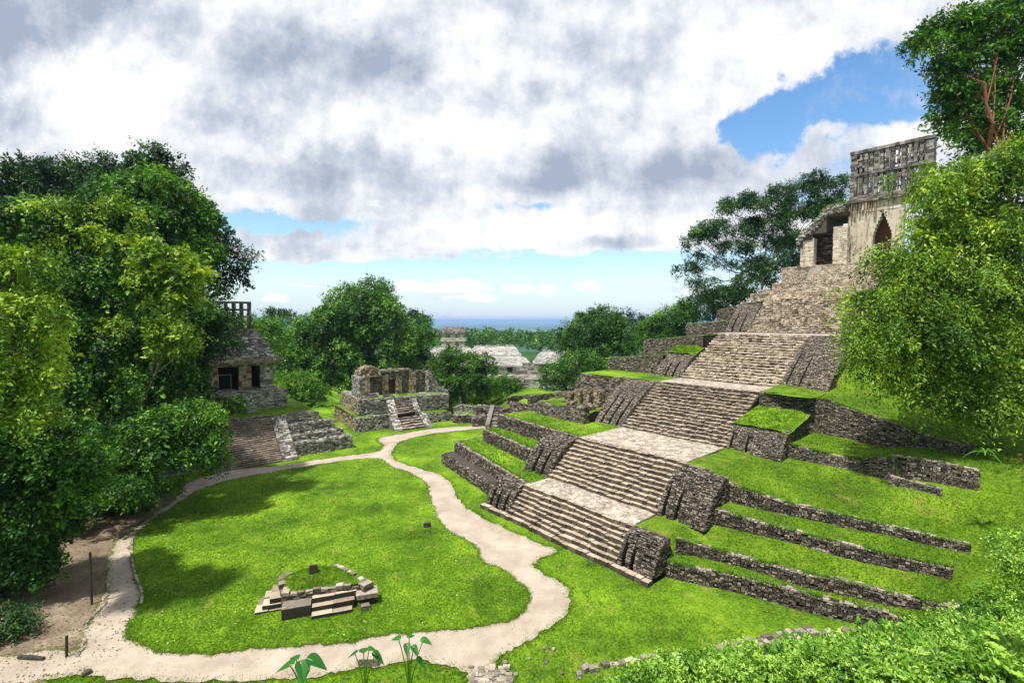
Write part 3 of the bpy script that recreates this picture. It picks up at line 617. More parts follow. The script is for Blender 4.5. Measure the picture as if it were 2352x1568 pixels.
# left-hand terraces: solid levels with grass on top
def terrace(fr, aL, bL, aR, bR, z0, z1, parent, backb, mat='dark', cap='cap', grassz=None, gmat='lawn', aLb=None, rag=.03, rh=.13, sl=.23, z1L=None):
    z1L = z1 if z1L is None else z1L
    o = rwall(fr, [(aL, bL, z0, z1L), (aR, bR, z0, z1)], 'retaining_wall', parent, mat, cap, rag=rag, endr=False, endl=False, rh=rh, sl=sl)
    aLb = aL if aLb is None else aLb
    mb = MB()
    mb.prism(fr, [(aL+.05, bL+.15), (aR, bR+.15), (aR, backb), (aLb+.05, backb)], z0-2.5, [z1L-.06, z1-.06, z1-.06, z1L-.06], mi=2)
    A, B, C, D = fr.w(aLb, backb, z0-.3), fr.w(aL, bL, z0-.3), fr.w(aL, bL+.05, z1L), fr.w(aLb, backb, z1L)
    mb.clad(A, B, C, D, rh, sl, .06, .12, mi=0, caprow=1)
    mb.build('terrace_side', [M[mat], M[cap], M['core']], parent)
    f = lambda S, T: fr.w(*(lambda aa, bb, zz: (aa, bb, zz))(*(lambda s, t: ((aL+.3+(aR-aL-.3)*s)*(1-t)+(aLb+.3+(aR-aLb-.3)*s)*t, (bL+.38+(bR-bL)*s)*(1-t)+backb*t, (z1L+(z1-z1L)*s)-.03+.03*vnoise(s*9, t*5, 1.5)))(S, T)))
    grid_sheet('grass_ledge', f, np.linspace(0, 1, 60), np.linspace(0, 1, 24), M[gmat], parent)
    if gmat == 'lawn':
        q = int(abs(aR-aL)*90); S_, T_ = np.random.rand(q), np.random.rand(q)**1.5*.6
        S2 = np.random.rand(q//3); e_ = f(S2, np.zeros(len(S2)))+np.random.normal(0, .05, (len(S2), 3))*[1, 1, .2]
        blades('ledge_grass', np.r_[f(S_, T_), e_], .13, .03, M['blade'], q, .6).parent = parent
terrace(FC, -15.2, 4.15, -2.7, 1.75, 0., 1.0, pyr, 6.2, 'dark', 'dark', rag=.04, gmat='mid')
terrace(FC, -14.9, 5.6, -.05, 2.35, .9, 2.1, pyr, 9.4)
terrace(FC, -13.2, 8.1, -2.9, 6.1, 2.05, 3.4, pyr, 10.8)
terrace(FC, -12.7, 9.75, -.05, 8.6, 3.35, 4.82, pyr, 21.5, aLb=-11.6)
terrace(FC, -11.0, 27., -3.2, 27., 8.4, 10.95, pyr, 31., 'mid', 'mid', z1L=10.2)
terrace(FC, -8.0, 30.4, -.05, 30.4, 10.7, 13.3, pyr, 43.6, 'mid', 'mid', z1L=12.5)
terrace(FC, -9.3, 43.5, -2.9, 43.5, 12.6, 15.0, pyr, 47., 'mid', 'mid', z1L=14.5)
terrace(FC, -6.2, 46.5, -.05, 46.6, 14.9, 17.7, pyr, 51., 'mid', 'mid', z1L=16.6)
# ruined middle wall above the second landing, and the wall behind it
rwall(FC, [(-12.2, 13.9, 4.7, 5.5), (-10, 13.4, 4.75, 6.0), (-7.4, 13.2, 4.75, 5.9), (-5, 13., 4.75, 6.2), (-3.3, 13., 4.75, 6.4)], 'ruined_wall', pyr, 'mid', 'mid', th=.9, rag=.22)
mb = MB(); mb.prism(FC, [(-11.9, 14.), (-3.3, 13.6), (-3.3, 21), (-11., 21)], 4, 5.75); mb.build('rubble_fill', [M['core']], pyr)
grid_sheet('grass_ledge', lambda A, B: FC.w(A, B, 5.8+.18*vnoise(A, B, 1.6)), np.linspace(-11.9, -3.3, 40), np.linspace(14.1, 21, 34), M['hillgrass'], pyr)
rwall(FC, [(-10.9, 20.4, 5.8, 7.7), (-10.2, 20.5, 5.8, 8.6), (-6, 20.5, 5.8, 8.65), (-.05, 20.7, 6., 8.7)], 'retaining_wall', pyr, 'mid', 'mid', th=.8, rag=.12, rh=.18)
mb = MB(); mb.prism(FC, [(-10.8, 21), (-.02, 21), (-.02, 31), (-10.8, 31)], 3, 8.6); mb.build('core', [M['core']], pyr)
grid_sheet('grass_ledge', lambda A, B: FC.w(A, B, 8.68+.03*vnoise(A, B, 2)), np.linspace(-10.7, 0.1, 40), np.linspace(20.9, 27.1, 20), M['lawn'], pyr)
grid_sheet('grass_ledge', lambda A, B: FC.w(A, B, 8.66+.05*vnoise(A, B, 2)), np.linspace(9.95, 14.2, 14), np.linspace(20.9, 25.5, 14), M['lawn'], pyr)
mb = MB()
for a, b, z, w_, h in ((-9.6, 17.5, 5.8, .9, 1.1), (-8.1, 17.6, 5.8, .8, 1.5), (-6.3, 17.0, 5.8, .7, 1.9), (-4.6, 16.6, 5.8, .7, 1.9), (-7.2, 15.2, 5.8, .8, .5), (-4.4, 14.6, 5.9, 1.2, .5)):
    for (A, B, C, D) in ((( a-w_/2, b), (a+w_/2, b), 1, 1), ((a+w_/2, b), (a+w_/2, b+1.1), 1, 1), ((a-w_/2, b+1.1), (a-w_/2, b), 1, 1)):
        mb.clad(FC.w(*A, z-.2), FC.w(*B, z-.2), FC.w(*B, z+h), FC.w(*A, z+h*.92), .18, .28, .08, .12, mi=0)
    mb.prism(FC, [(a-w_/2+.03, b+.03), (a+w_/2-.03, b+.03), (a+w_/2-.03, b+1.05), (a-w_/2+.03, b+1.05)], z-.2, z+h-.06, mi=0, rnd=.5)
    mb.clad(FC.w(a-w_/2, b, z+h-.05), FC.w(a+w_/2, b, z+h-.05), FC.w(a+w_/2, b+1.1, z+h-.05), FC.w(a-w_/2, b+1.1, z+h-.1), .25, .3, .1, .1, mi=1)
mb.build('ruined_pier', [M['ochre'], M['mid']], pyr)
# top tiers under the temple
def tier(a0, a1, b, z0, z1, backb, mat='cream'):
    mb = MB()
    mb.clad(FC.w(a0, b, z0), FC.w(a1, b, z0), FC.w(a1, b+.08, z1), FC.w(a0, b+.08, z1), .18, .3, .07, .15, mi=0)
    mb.clad(FC.w(a0, backb, z0), FC.w(a0, b, z0), FC.w(a0, b, z1), FC.w(a0, backb, z1), .18, .3, .07, .15, mi=0)
    mb.clad(FC.w(a1, b, z0), FC.w(a1, backb, z0), FC.w(a1, backb, z1), FC.w(a1, b, z1), .18, .3, .07, .15, mi=0)
    mb.prism(FC, [(a0+.03, b+.1), (a1-.03, b+.1), (a1-.03, backb), (a0+.03, backb)], z0-3, z1-.03, mi=1)
    mb.clad(FC.w(a0, b, z1-.02), FC.w(a1, b, z1-.02), FC.w(a1, b+3.4, z1-.02), FC.w(a0, b+3.4, z1-.02), .3, .35, .04, .1, mi=0)
    mb.build('upper_tier', [M[mat], M['core']], pyr)
tier(-2.6, 11.6, 49.4, 17.6, 18.9, 60); tier(-2.0, 12.2, 51.3, 18.7, 19.55, 60); tier(-1.0, 12.3, 53., 19.4, 20.5, 62); tier(-.9, 13.5, 56.2, 20.4, 23.0, 66)
flight(FC, .0, 10.6, 47.9, 17.9, 50.9, 19.4, 6, M['cream'], M['cream'], 'upper_steps', pyr, .32, .04, lift=.05)
flight(FC, 3.4, 11., 51.6, 19.4, 56.3, 22.9, 12, M['cream'], M['cream'], 'upper_steps', pyr, .32, .035, lift=.05)
mb = MB(); mb.hexa(FC.w(np.array([3.0, 4.5, 4.5, 3.0, 3.1, 4.7, 4.7, 3.1]), np.array([54.6, 54.5, 56.1, 56.2, 54.4, 54.3, 56., 56.1])-.35, np.array([20.6, 20.6, 22.3, 22.3, 20.8, 20.8, 22.6, 22.6]))[None], rnd=np.array([.35]))
mb.build('fallen_slab', [M['grey']], pyr)
mb = MB()
mb.prism(FC, [(-1, 51), (12, 51), (12, 70), (-1, 70)], 10, 18.6); mb.prism(FC, [(-4, 44), (13, 44), (13, 70), (-4, 70)], 8, 13.3); mb.build('core', [M['core']], pyr)

# ------------------------------------------------------------------ temple on the pyramid
tem = root('temple'); tag(tem, 'ruined cream temple with tall pierced roof comb standing on top of the great pyramid', 'temple')
ZB = 23.0
def wallbox(mb, fr, a0, a1, b0, b1, z0, z1, rh=.25, sl=.4, mi=0, prot=.04, sides='flrt', core=None, skip=0., zl=None):
    """solid block whose faces are clad in stone"""
    zl = z1 if zl is None else zl
    mb.prism(fr, [(a0+.02, b0+.02), (a1-.02, b0+.02), (a1-.02, b1-.02), (a0+.02, b1-.02)], z0, [zl-.02, z1-.02, z1-.02, zl-.02], mi=mi if core is None else core, rnd=.35)
    if 'f' in sides: mb.clad(fr.w(a0, b0, z0), fr.w(a1, b0, z0), fr.w(a1, b0, z1), fr.w(a0, b0, zl), rh, sl, prot, .1, mi=mi, skip=skip)
    if 'r' in sides: mb.clad(fr.w(a1, b0, z0), fr.w(a1, b1, z0), fr.w(a1, b1, z1), fr.w(a1, b0, z1), rh, sl, prot, .1, mi=mi, skip=skip)
    if 'l' in sides: mb.clad(fr.w(a0, b1, z0), fr.w(a0, b0, z0), fr.w(a0, b0, zl), fr.w(a0, b1, zl), rh, sl, prot, .1, mi=mi, skip=skip)
    if 't' in sides: mb.clad(fr.w(a0, b0, zl), fr.w(a1, b0, z1), fr.w(a1, b1, z1), fr.w(a0, b1, zl), rh, sl, prot, .1, mi=mi, skip=skip)
def P57(px, py, b=58.): return FC.atb(px, py, b)
x1838 = P57(1838, 612)[0]; 
def za(px, py, b=58.): return FC.atb(px, py, b)
# front corner pier, second pier
for (xl, xr, yt, nm) in ((1838, 1868, 548, 'corner_pier'), (1912, 1944, 520, 'front_pier')):
    a0 = za(xl, 610)[0]; a1 = za(xr, 610)[0]; zt = za((xl+xr)/2, yt)[1]
    mb = MB(); wallbox(mb, FC, a0, a1, 58., 59.3, ZB-.1, zt, .3, .5); mb.build(nm, [M['plaster']], tem)
# left end wall (dark inside of the vault)
a0 = za(1838, 610)[0]; aM = za(1952, 610, 60.5)[0]; aR = 12.9
mb = MB(); wallbox(mb, FC, a0, a0+.8, 59.3, 66, ZB-.1, 27.4, .3, .5); mb.build('end_wall', [M['mid']], tem)
# back wall of the front gallery: dark behind the left opening, plastered in the middle
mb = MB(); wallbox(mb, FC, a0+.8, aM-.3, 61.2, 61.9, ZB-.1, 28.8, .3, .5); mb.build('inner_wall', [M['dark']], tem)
# the plastered middle wall with its corbel-arched doorway
bW = 60.2
dl, dr = za(2003, 600, bW)[0], za(2046, 600, bW)[0]; zap = za(2024, 487, bW)[1]; zsp = za(2000, 540, bW)[1]; ztop = za(2000, 462, bW)[1]
mb = MB()
wallbox(mb, FC, aM, dl, bW, bW+1.2, ZB-.1, zsp, 2.6, 3., sides='')
wallbox(mb, FC, dr, aR, bW, bW+1.2, ZB-.1, zsp, .5, .8, prot=.02)
mid = (dl+dr)/2
# upper wall around the corbel arch: strips with sloping reveal
ns = 10
for i in range(ns):
    t0, t1 = i/ns, (i+1)/ns; z0, z1 = zsp+(ztop-zsp)*t0, zsp+(ztop-zsp)*t1
    def halfw(z):
        k = (z-zsp)/(zap-zsp); return (dr-dl)/2*max(0, 1-k)**.9 if k < 1 else 0
    h0 = (halfw(z0)+halfw(z1))/2
    bo = bW+.0
    z1 += .02
    if h0 > .02:
        wallbox(mb, FC, aM-.35, mid-h0, bo, bo+1.2, z0, z1, .4, 1.3, sides=''); wallbox(mb, FC, mid+h0, aR, bo, bo+1.2, z0, z1, .4, 1.3, sides='')
    else: wallbox(mb, FC, aM-.35, aR, bo, bo+1.2, z0, z1, .4, .5, prot=.05, sides='f')
mb.build('front_wall', [M['plaster']], tem)
# ragged vertical stucco ridges hanging over the wall
rs = np.random.RandomState(5)
for a in np.arange(aM-.3, aR-1, .34):
    if abs(a-mid) < .85: continue
    hh = rs.uniform(.6, 2.3); mb = MB()
    mb.boxes(FC, a, a+rs.uniform(.12, .28), bW-.22-rs.rand()*.25, bW+.02, ztop-.15-hh, ztop-.1, j=.06)
    mb.build('stucco_ridge', [M['ochre']], tem)
# brown panel behind the door, its colour standing for the unlit room
mb = MB(); mb.boxes(FC, dl-.5, dr+.5, bW+2.6, bW+2.9, ZB, ztop-.3); mb.build('room_shade', [M['doorshade']], tem)
mb = MB()
for zz in (23.9, 24.8, 25.7): mb.boxes(FC, dl, dr, bW+.3, bW+.36, zz, zz+.07)
for aa in np.linspace(dl+.1, dr-.1, 5): mb.boxes(FC, aa, aa+.05, bW+.38, bW+.43, ZB, 25.8)
mb.build('grille', [M['grille']], tem)
# roof: broken sloping vault on the left, then the upper cornice and roof slope
zr0 = za(1832, 548)[1]; 
mb = MB()
a1 = za(1868, 520)[0]; a2 = za(1900, 485)[0]; a3 = aM-.2; zt2 = za(1905, 478, 60)[1]
pts = [(a0-.35, zr0-.05), (a0+.25, zr0+.9), (a1, zr0+1.75), (a2, zt2-.25), (a3, zt2)]
for (pa, pz), (qa, qz) in zip(pts[:-1], pts[1:]):
    th = 1.35
    mb.clad(FC.w(pa, 57.7, pz-th*.3), FC.w(qa, 57.75, qz-th), FC.w(qa, 57.9, qz), FC.w(pa, 57.9, pz), .22, .3, .12, .2, mi=0)
    mb.prism(FC, [(pa, 57.85), (qa, 57.85), (qa, 66), (pa, 66)], min(pz, qz)-th, [pz-.03, qz-.03, qz-.03, pz-.03], mi=1)
    mb.clad(FC.w(pa, 57.8, pz), FC.w(qa, 57.8, qz), FC.w(qa, 66, qz), FC.w(pa, 66, pz), .3, .4, .1, .1, mi=0)
rs = np.random.RandomState(15)
for k in range(260):
    t = rs.rand()*(len(pts)-1); i_ = int(t); f_ = t-i_; pa = pts[i_][0]*(1-f_)+pts[i_+1][0]*f_; pz = pts[i_][1]*(1-f_)+pts[i_+1][1]*f_
    s_ = rs.uniform(.12, .34); dz = rs.uniform(-1.15, .12); q = rs.uniform(57.5, 57.85) if dz < 0 else rs.uniform(57.6, 60.5)
    mb.boxes(FC, pa-s_*.7, pa+s_*.7, q, q+s_*1.3, pz+dz-s_*.4, pz+dz+s_*.4, j=.07)
mb.build('broken_vault', [M['grey'], M['dark']], tem)
S_ = rs.rand(500); bl_ = np.array([[np.interp(t, [0, 1], [pts[1][0], pts[-1][0]]), rs.uniform(57.8, 60), 0] for t in S_]); zz_ = np.interp(bl_[:, 0], [p[0] for p in pts], [p[1] for p in pts])
blades('roof_weeds', FC.w(bl_[:, 0], bl_[:, 1], zz_), .35, .07, M['blade'], 77, .7).parent = tem
mb = MB()
zc = ztop+.03
for i in range(3):
    wallbox(mb, FC, aM-.6+i*.1, aR+.3, bW-.45+i*.12, 66, zc-.05+i*.16, zc+.12+i*.16, .16, .5, prot=.07)
mb.build('cornice', [M['mid']], tem)
mb = MB(); mb.clad(FC.w(aM-.4, bW-.1, zc+.4), FC.w(aR+.2, bW-.1, zc+.4), FC.w(aR-.4, 61.8, zc+1.2), FC.w(aM+.3, 61.8, zc+1.2), .25, .4, .08, .15)
mb.prism(FC, [(aM-.3, bW), (aR+.1, bW), (aR-.3, 65), (aM-.3, 65)], zc+.2, [zc+.35, zc+.35, zc+1.1, zc+1.1], rnd=.3); mb.build('roof', [M['mid']], tem)
# roof comb: a lattice of pillars and bands, two tall stages
def comb(fr, mb, a0, a1, b, z0, z1, nb, th=.55, seed=1, rows=2):
    rs = np.random.RandomState(seed)
    for r in range(rows+1):
        zz = z0+(z1-z0)*r/rows; hh = .34 if r < rows else .42
        k = int((a1-a0)/.5); E = np.linspace(a0-.08, a1+.08, k+1)
        mb.boxes(fr, E[:-1], E[1:], b-.12, b+th+.12, zz-hh*.5, zz+hh*.5+rs.uniform(-.04, .05, k), j=.03)
    for r in range(rows):
        zz0 = z0+(z1-z0)*r/rows; zz1 = z0+(z1-z0)*(r+1)/rows
        E = np.linspace(a0, a1, nb+1)
        for i, a in enumerate(E):
            w = .5 if i in (0, nb) else rs.uniform(.2, .42)
            aa = min(max(a-w/2, a0), a1-w)
            segs = np.linspace(zz0, zz1, 9); wj = rs.uniform(-.07, .07, 8)
            mb.boxes(fr, aa-wj, aa+w+wj, b+rs.uniform(-.06, .06, 8), b+th, segs[:-1], segs[1:], j=.03)
        for i in range(nb):
            for q in range(rs.randint(1, 5)):
                zc_ = rs.uniform(zz0+.4, zz1-.4); mb.boxes(fr, E[i], E[i+1], b+.1, b+th-.1, zc_, zc_+rs.uniform(.1, .22), j=.03)
            if rs.rand() < .55:
                am = (E[i]+E[i+1])/2+rs.uniform(-.1, .1); mb.boxes(fr, am-.07, am+.07, b+.06, b+th-.06, zz0, zz1, j=.03)
bC = 62.
ca0, cz0 = FC.atb(1950, 458, bC); ca1 = FC.atb(2145, 340, bC)[0]; cz1 = FC.atb(1957, 352, bC)[1]-.1
mb = MB(); comb(FC, mb, ca0+.1, ca1, bC, cz0, cz1, 15, seed=4); 
comb(FC, mb, ca0+.1, ca1, bC+1.5, cz0, cz1, 8, seed=9)
mb.prism(FC, [(ca0+.1, bC+.3), (ca0+.6, bC+.3), (ca0+.6, bC+1.8), (ca0+.1, bC+1.8)], cz0, cz1); mb.prism(FC, [(ca1-.5, bC+.3), (ca1, bC+.3), (ca1, bC+1.8), (ca1-.5, bC+1.8)], cz0, cz1)
mb.build('roof_comb', [M['comb']], tem)

# ------------------------------------------------------------------ left temple on its own stepped base
sp_ = root('stair_platform'); tag(sp_, 'smaller stepped stone base with brown stairs beside grey terraces, below the left temple', 'pyramid')
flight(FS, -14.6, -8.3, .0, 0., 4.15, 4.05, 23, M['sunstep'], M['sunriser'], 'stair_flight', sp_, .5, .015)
mb = MB(); mb.prism(FS, [(-14.6, .35), (-8.3, .35), (-8.3, 4.6), (-14.6, 4.6)], -1, [-.05, -.05, 3.85, 3.85]); mb.prism(FS, [(-22, 4.5), (-3.1, 4.5), (-3.1, 24), (-22, 24)], -1, 4.0); mb.build('core', [M['core']], sp_)
def ramp(fr, a0, a1, b0, b1, z0, z1, parent, mat='grey', up=.28):
    mb = MB()
    mb.clad(fr.w(a0, b0-.2, z0), fr.w(a1, b0-.2, z0), fr.w(a1, b0-.15, z0+up), fr.w(a0, b0-.15, z0+up), .2, .4, .04, .1)
    mb.clad(fr.w(a0, b0-.15, z0+up), fr.w(a1, b0-.15, z0+up), fr.w(a1, b1, z1+up*.3), fr.w(a0, b1, z1+up*.3), .26, .34, .05, .15)
    mb.prism(fr, [(a0+.03, b0-.12), (a1-.03, b0-.12), (a1-.03, b1+.3), (a0+.03, b1+.3)], z0-1, [z0+up-.05, z0+up-.05, z1, z1], rnd=.2)
    mb.clad(fr.w(a1, b0-.15, z0), fr.w(a1, b1+.3, z0), fr.w(a1, b1+.3, z1), fr.w(a1, b0-.15, z0+up), .25, .4, .04, .1)
    return mb.build('ramp', [M[mat]], parent)
ramp(FS, -8.3, -6.8, 0, 4.3, 0, 4.1, sp_)
for b, z0, z1, ar in ((0.55, 0, 1.5, -.4), (1.7, 1.3, 2.2, -1.0), (2.95, 2.1, 3.15, -1.6), (4.2, 3.1, 4.15, -3.0)):
    rwall(FS, [(-6.85, b, z0, z1), (ar, b-.15, z0, z1)], 'terrace_wall', sp_, 'grey', 'grey', th=1.25, endl=False, rh=.19, sl=.34)
rwall(FS, [(-20, .8, 0, 3.6), (-14.6, .8, 0, 3.8)], 'terrace_wall', sp_, 'grey', 'grey', th=1.)
grid_sheet('grass_top', lambda A, B: FS.w(A, B, 4.14+.05*vnoise(A, B, 2)+smooth(B, 5, 9)*.35), np.linspace(-21.5, -3.2, 40), np.linspace(4.7, 16, 30), M['lawn'], sp_)
# white rubble along the lip of the stairs
mb = MB(); k = 120; rs = np.random.RandomState(7); a = rs.uniform(-14.5, -8.2, k); b = 4.35+rs.uniform(0, .9, k); s_ = rs.uniform(.08, .24, k)
mb.boxes(FS, a, a+s_*1.5, b, b+s_, 4.05, 4.1+s_*.8, j=.05); tag(mb.build('rubble', [M['cap']], sp_), kind='stuff')
st = root('temple'); tag(st, 'grey stone temple with dark doorways, sloping roof and airy roof comb left of centre', 'temple')
mb = MB(); wallbox(mb, FS, -18.3, -5.35, 8.2, 17, 4.3, 6.45, .22, .36); wallbox(mb, FS, -17.4, -5.9, 9.0, 17, 6.4, 6.7, .2, .4); mb.build('platform', [M['grey']], st)
mb = MB(); ramp_ = ramp(FS, -10.3, -9.2, 7.2, 8.3, 4.4, 6.3, st)
mb = MB(); wallbox(mb, FS, -14.2, -10.3, 7.6, 8.3, 4.4, 6.3, .2, .4); mb.build('steps', [M['mid']], st)
for a0_, a1_ in ((-17.1, -15.2), (-13.35, -12.4), (-10.25, -8.92), (-7.95, -6.5)):
    mb = MB(); wallbox(mb, FS, a0_, a1_, 9.7, 10.7, 6.6, 9.6, .3, .4, prot=.03); mb.build('pier', [M['ochre'] if a1_ < -8 else M['grey']], st)
for a_ in (-7.3, -17.1): mb = MB(); wallbox(mb, FS, a_, a_+.8, 10.7, 15, 6.6, 9.6, .3, .4); mb.build('side_wall', [M['grey']], st)
mb = MB(); mb.boxes(FS, -17, -6.6, 12.1, 12.5, 6.6, 9.6); mb.build('inner_wall', [M['black']], st)  # near-black colour carries the shade of the room
mb = MB()
for (a0_, a1_) in ((-12.2, -10.9),):
    for a in (a0_, a1_): mb.boxes(FS, a, a+.08, 10.9, 11, 6.7, 8.6)
    mb.boxes(FS, a0_, a1_, 10.9, 11, 8.5, 8.58); mb.boxes(FS, a0_-.8, a0_, 10.9, 11, 7.6, 7.68)
mb.build('door_frame', [M['grille']], st)
mb = MB()
for i in range(4):
    k = 26; E = np.linspace(-17.3+0.1*i, -6.35, k+1); o_ = [.1, .7, .85, .6][i]; z0 = 9.58+[0, .3, .55, .8][i]; z1 = z0+[.3, .27, .27, .25][i]
    mb.boxes(FS, E[:-1], E[1:], 9.65-o_+np.random.uniform(-.06, .06, k), 15.3, z0, z1+np.random.uniform(-.03, .03, k), j=.03)
    mb.boxes(FS, -6.5, -6.45+o_, 9.65-o_, 15.2, z0, z1, j=.03)
mb.build('cornice', [M['cap']], st)
mb = MB(); rA, rB = -6.3, -17.2
mb.clad(FS.w(rB, 9.3, 10.6), FS.w(rA, 9.3, 10.6), FS.w(-7.6, 11.5, 13.4), FS.w(-16, 11.5, 13.4), .3, .4, .16, .2, mi=0)
mb.clad(FS.w(rA, 9.3, 10.6), FS.w(rA, 15.2, 10.6), FS.w(-7.6, 13.2, 13.4), FS.w(-7.6, 11.5, 13.4), .3, .4, .16, .2, mi=0)
mb.hexa(FS.w(np.array([rB, rA-.1, rA-.1, rB, -16, -7.7, -7.7, -16]), np.array([9.4, 9.4, 15.1, 15.1, 11.6, 11.6, 13.1, 13.1]), np.array([10.5]*4+[13.35]*4))[None], 1)
for i in range(3): wallbox(mb, FS, -16+.1*i, -7.5-.25*i, 11.3+.12*i, 13.4, 13.3+.22*i, 13.5+.22*i, .2, .4, prot=.06)
mb.build('roof', [M['grey'], M['core']], st)
mb = MB()
def opencomb(fr, mb, a0, a1, b, z0, z1):
    for r, zz in enumerate((z0, z0+(z1-z0)*.42, z0+(z1-z0)*.68, z1-.2)): mb.boxes(fr, np.linspace(a0, a1, 15)[:-1], np.linspace(a0, a1, 15)[1:], b, b+.35, zz, zz+.22, j=.03)
    for a in np.linspace(a0, a1-.2, 9):
        mb.boxes(fr, a, a+.2, b, b+.35, np.linspace(z0, z1, 5)[:-1], np.linspace(z0, z1, 5)[1:], j=.03)
opencomb(FS, mb, -15.2, -8.25, 12.0, 13.9, 17.3); opencomb(FS, mb, -15.2, -8.25, 13.0, 13.9, 17.3); mb.build('roof_comb', [M['comb']], st)

# ------------------------------------------------------------------ low ruined temple in the middle distance
xv = root('ruined_temple'); tag(xv, 'small roofless two-tiered ruin with a central stair beyond the fork of the path', 'ruin')
rwall(FX, [(0, 0, 0, 1.9), (4.8, 0, 0, 1.9)], 'lower_terrace', xv, 'grey', 'grey', th=1., endr=False, rh=.18, sl=.3)
rwall(FX, [(9.7, 0, -.1, 1.5), (14.2, 0.2, -.2, 1.3)], 'lower_terrace', xv, 'grey', 'grey', th=1., endl=False, rh=.18, sl=.3)
mb = MB(); mb.clad(FX.w(0, 12.5, 0), FX.w(0, 0, 0), FX.w(0.1, 0, 1.9), FX.w(0.1, 12.5, 1.7), .2, .34, .08, .15, mi=0)
mb.prism(FX, [(.05, .3), (14.1, .3), (14.1, 12), (.05, 12)], -2, [1.8, 1.3, 1.3, 1.8], mi=1); mb.build('terrace_side', [M['ochre'], M['core']], xv)
grid_sheet('grass_ledge', lambda A, B: FX.w(A, B, 1.86-.035*A+.04*vnoise(A, B, 2)), np.linspace(.3, 14, 40), np.linspace(.5, 12, 20), M['lawn'], xv)
mb = MB(); wallbox(mb, FX, .9, 14.6, 1.9, 11.5, 1.5, 3.7, .2, .34, core=1, zl=4.05); mb.build('upper_terrace', [M['grey'], M['core']], xv)
mb = MB(); mb.clad(FX.w(.88, 11.5, 1.6), FX.w(.88, 1.9, 1.6), FX.w(.88, 1.85, 4.05), FX.w(.88, 11.5, 4.0), .2, .34, .08, .15); mb.build('stained_side', [M['ochre']], xv)
grid_sheet('grass_top', lambda A, B: FX.w(A, B, 4.12-.027*A+.03*vnoise(A, B, 2)), np.linspace(1.8, 14.2, 30), np.linspace(2.3, 6, 12), M['lawn'], xv)
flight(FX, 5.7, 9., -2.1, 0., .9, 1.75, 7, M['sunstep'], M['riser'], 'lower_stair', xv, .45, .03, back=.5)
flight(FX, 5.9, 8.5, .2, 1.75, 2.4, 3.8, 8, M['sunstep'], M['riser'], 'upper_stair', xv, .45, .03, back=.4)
ramp(FX, 4.5, 5.7, -2.1, .3, 0, 1.9, xv); ramp(FX, 9., 10.1, -2.1, .3, -.1, 1.6, xv); ramp(FX, 4.8, 5.9, .3, 2.1, 1.8, 3.8, xv); ramp(FX, 8.5, 9.3, .3, 2.1, 1.6, 3.6, xv)
bk = 5.6
mb = MB()
wallbox(mb, FX, 1.3, 2.0, 2.6, 6.6, 4.0, 7.0, .25, .35, prot=.08)
mb.build('side_wall', [M['grey']], xv)
mb = MB(); wallbox(mb, FX, 2.0, 2.7, 2.5, 3.2, 4.0, 7.3, .5, .4, prot=.05); mb.build('front_pier', [M['ochre']], xv)
mb = MB(); wallbox(mb, FX, 2.0, 6.3, bk, bk+.8, 4.0, 7.6, .25, .35, prot=.1); wallbox(mb, FX, 7.5, 12.4, bk, bk+.8, 3.8, 7.1, .25, .35, prot=.1, zl=7.4); wallbox(mb, FX, 6.3, 7.5, bk-.05, bk+.8, 6.1, 7.5, .25, .35, prot=.1)
mb.build('back_wall', [M['mid']], xv)
for q in ((5.3, 6.3, bk-.35, bk, 4.0, 6.8), (7.5, 8.4, bk-.3, bk, 3.9, 6.6), (9.6, 10.6, bk-.5, bk, 3.9, 6.9)): mb = MB(); wallbox(mb, FX, *q, .3, .3, prot=.08); mb.build('door_jamb', [M['ochre']], xv)
mb = MB(); mb.boxes(FX, 6.2, 7.6, bk+.9, bk+1., 3.9, 6.2); mb.build('doorway_shadow', [M['doorshade']], xv)  # brown board behind the opening, painted as the shade inside
mb = MB()
for t in np.linspace(0, np.pi, 9)[:-1]:
    t2 = t+np.pi/8; c_ = 3.3; rr = 1.75
    A1, A2 = c_-rr*math.cos(t), c_-rr*math.cos(t2); z1_, z2_ = 7.0+1.35*math.sin(t), 7.0+1.35*math.sin(t2)
    mb.clad(FX.w(A1, bk-1., 6.8), FX.w(A2, bk-1., 6.8), FX.w(A2, bk-.9, z2_), FX.w(A1, bk-.9, z1_), .22, .3, .14, .2, mi=0)
    mb.prism(FX, [(A1, bk-.9), (A2, bk-.9), (A2, bk+.9), (A1, bk+.9)], 6.8, [z1_-.04, z2_-.04, z2_-.04, z1_-.04], rnd=.3)
    mb.clad(FX.w(A1, bk-.9, z1_), FX.w(A2, bk-.9, z2_), FX.w(A2, bk+.9, z2_), FX.w(A1, bk+.9, z1_), .3, .3, .1, .1, mi=0)
mb.build('broken_vault', [M['ochre']], xv)
mb = MB(); wallbox(mb, FX, 4.9, 9.7, bk-.35, bk+.8, 7.3, 7.6, .15, .5, prot=.1); mb.build('cornice', [M['cap']], xv)
mb = MB()
pr = [(12.4, 7.1), (13., 6.6), (13.6, 5.6), (14.2, 4.7), (15., 4.1), (15.8, 3.9)]
for (a_, z_), (a2_, z2_) in zip(pr[:-1], pr[1:]):
    wallbox(mb, FX, a_, a2_, bk-1.2, bk+.8, 3.5, z2_, .22, .3, prot=.08, zl=z_)
mb.build('fallen_buttress', [M['grey']], xv)
mb = MB(); rs = np.random.RandomState(3)
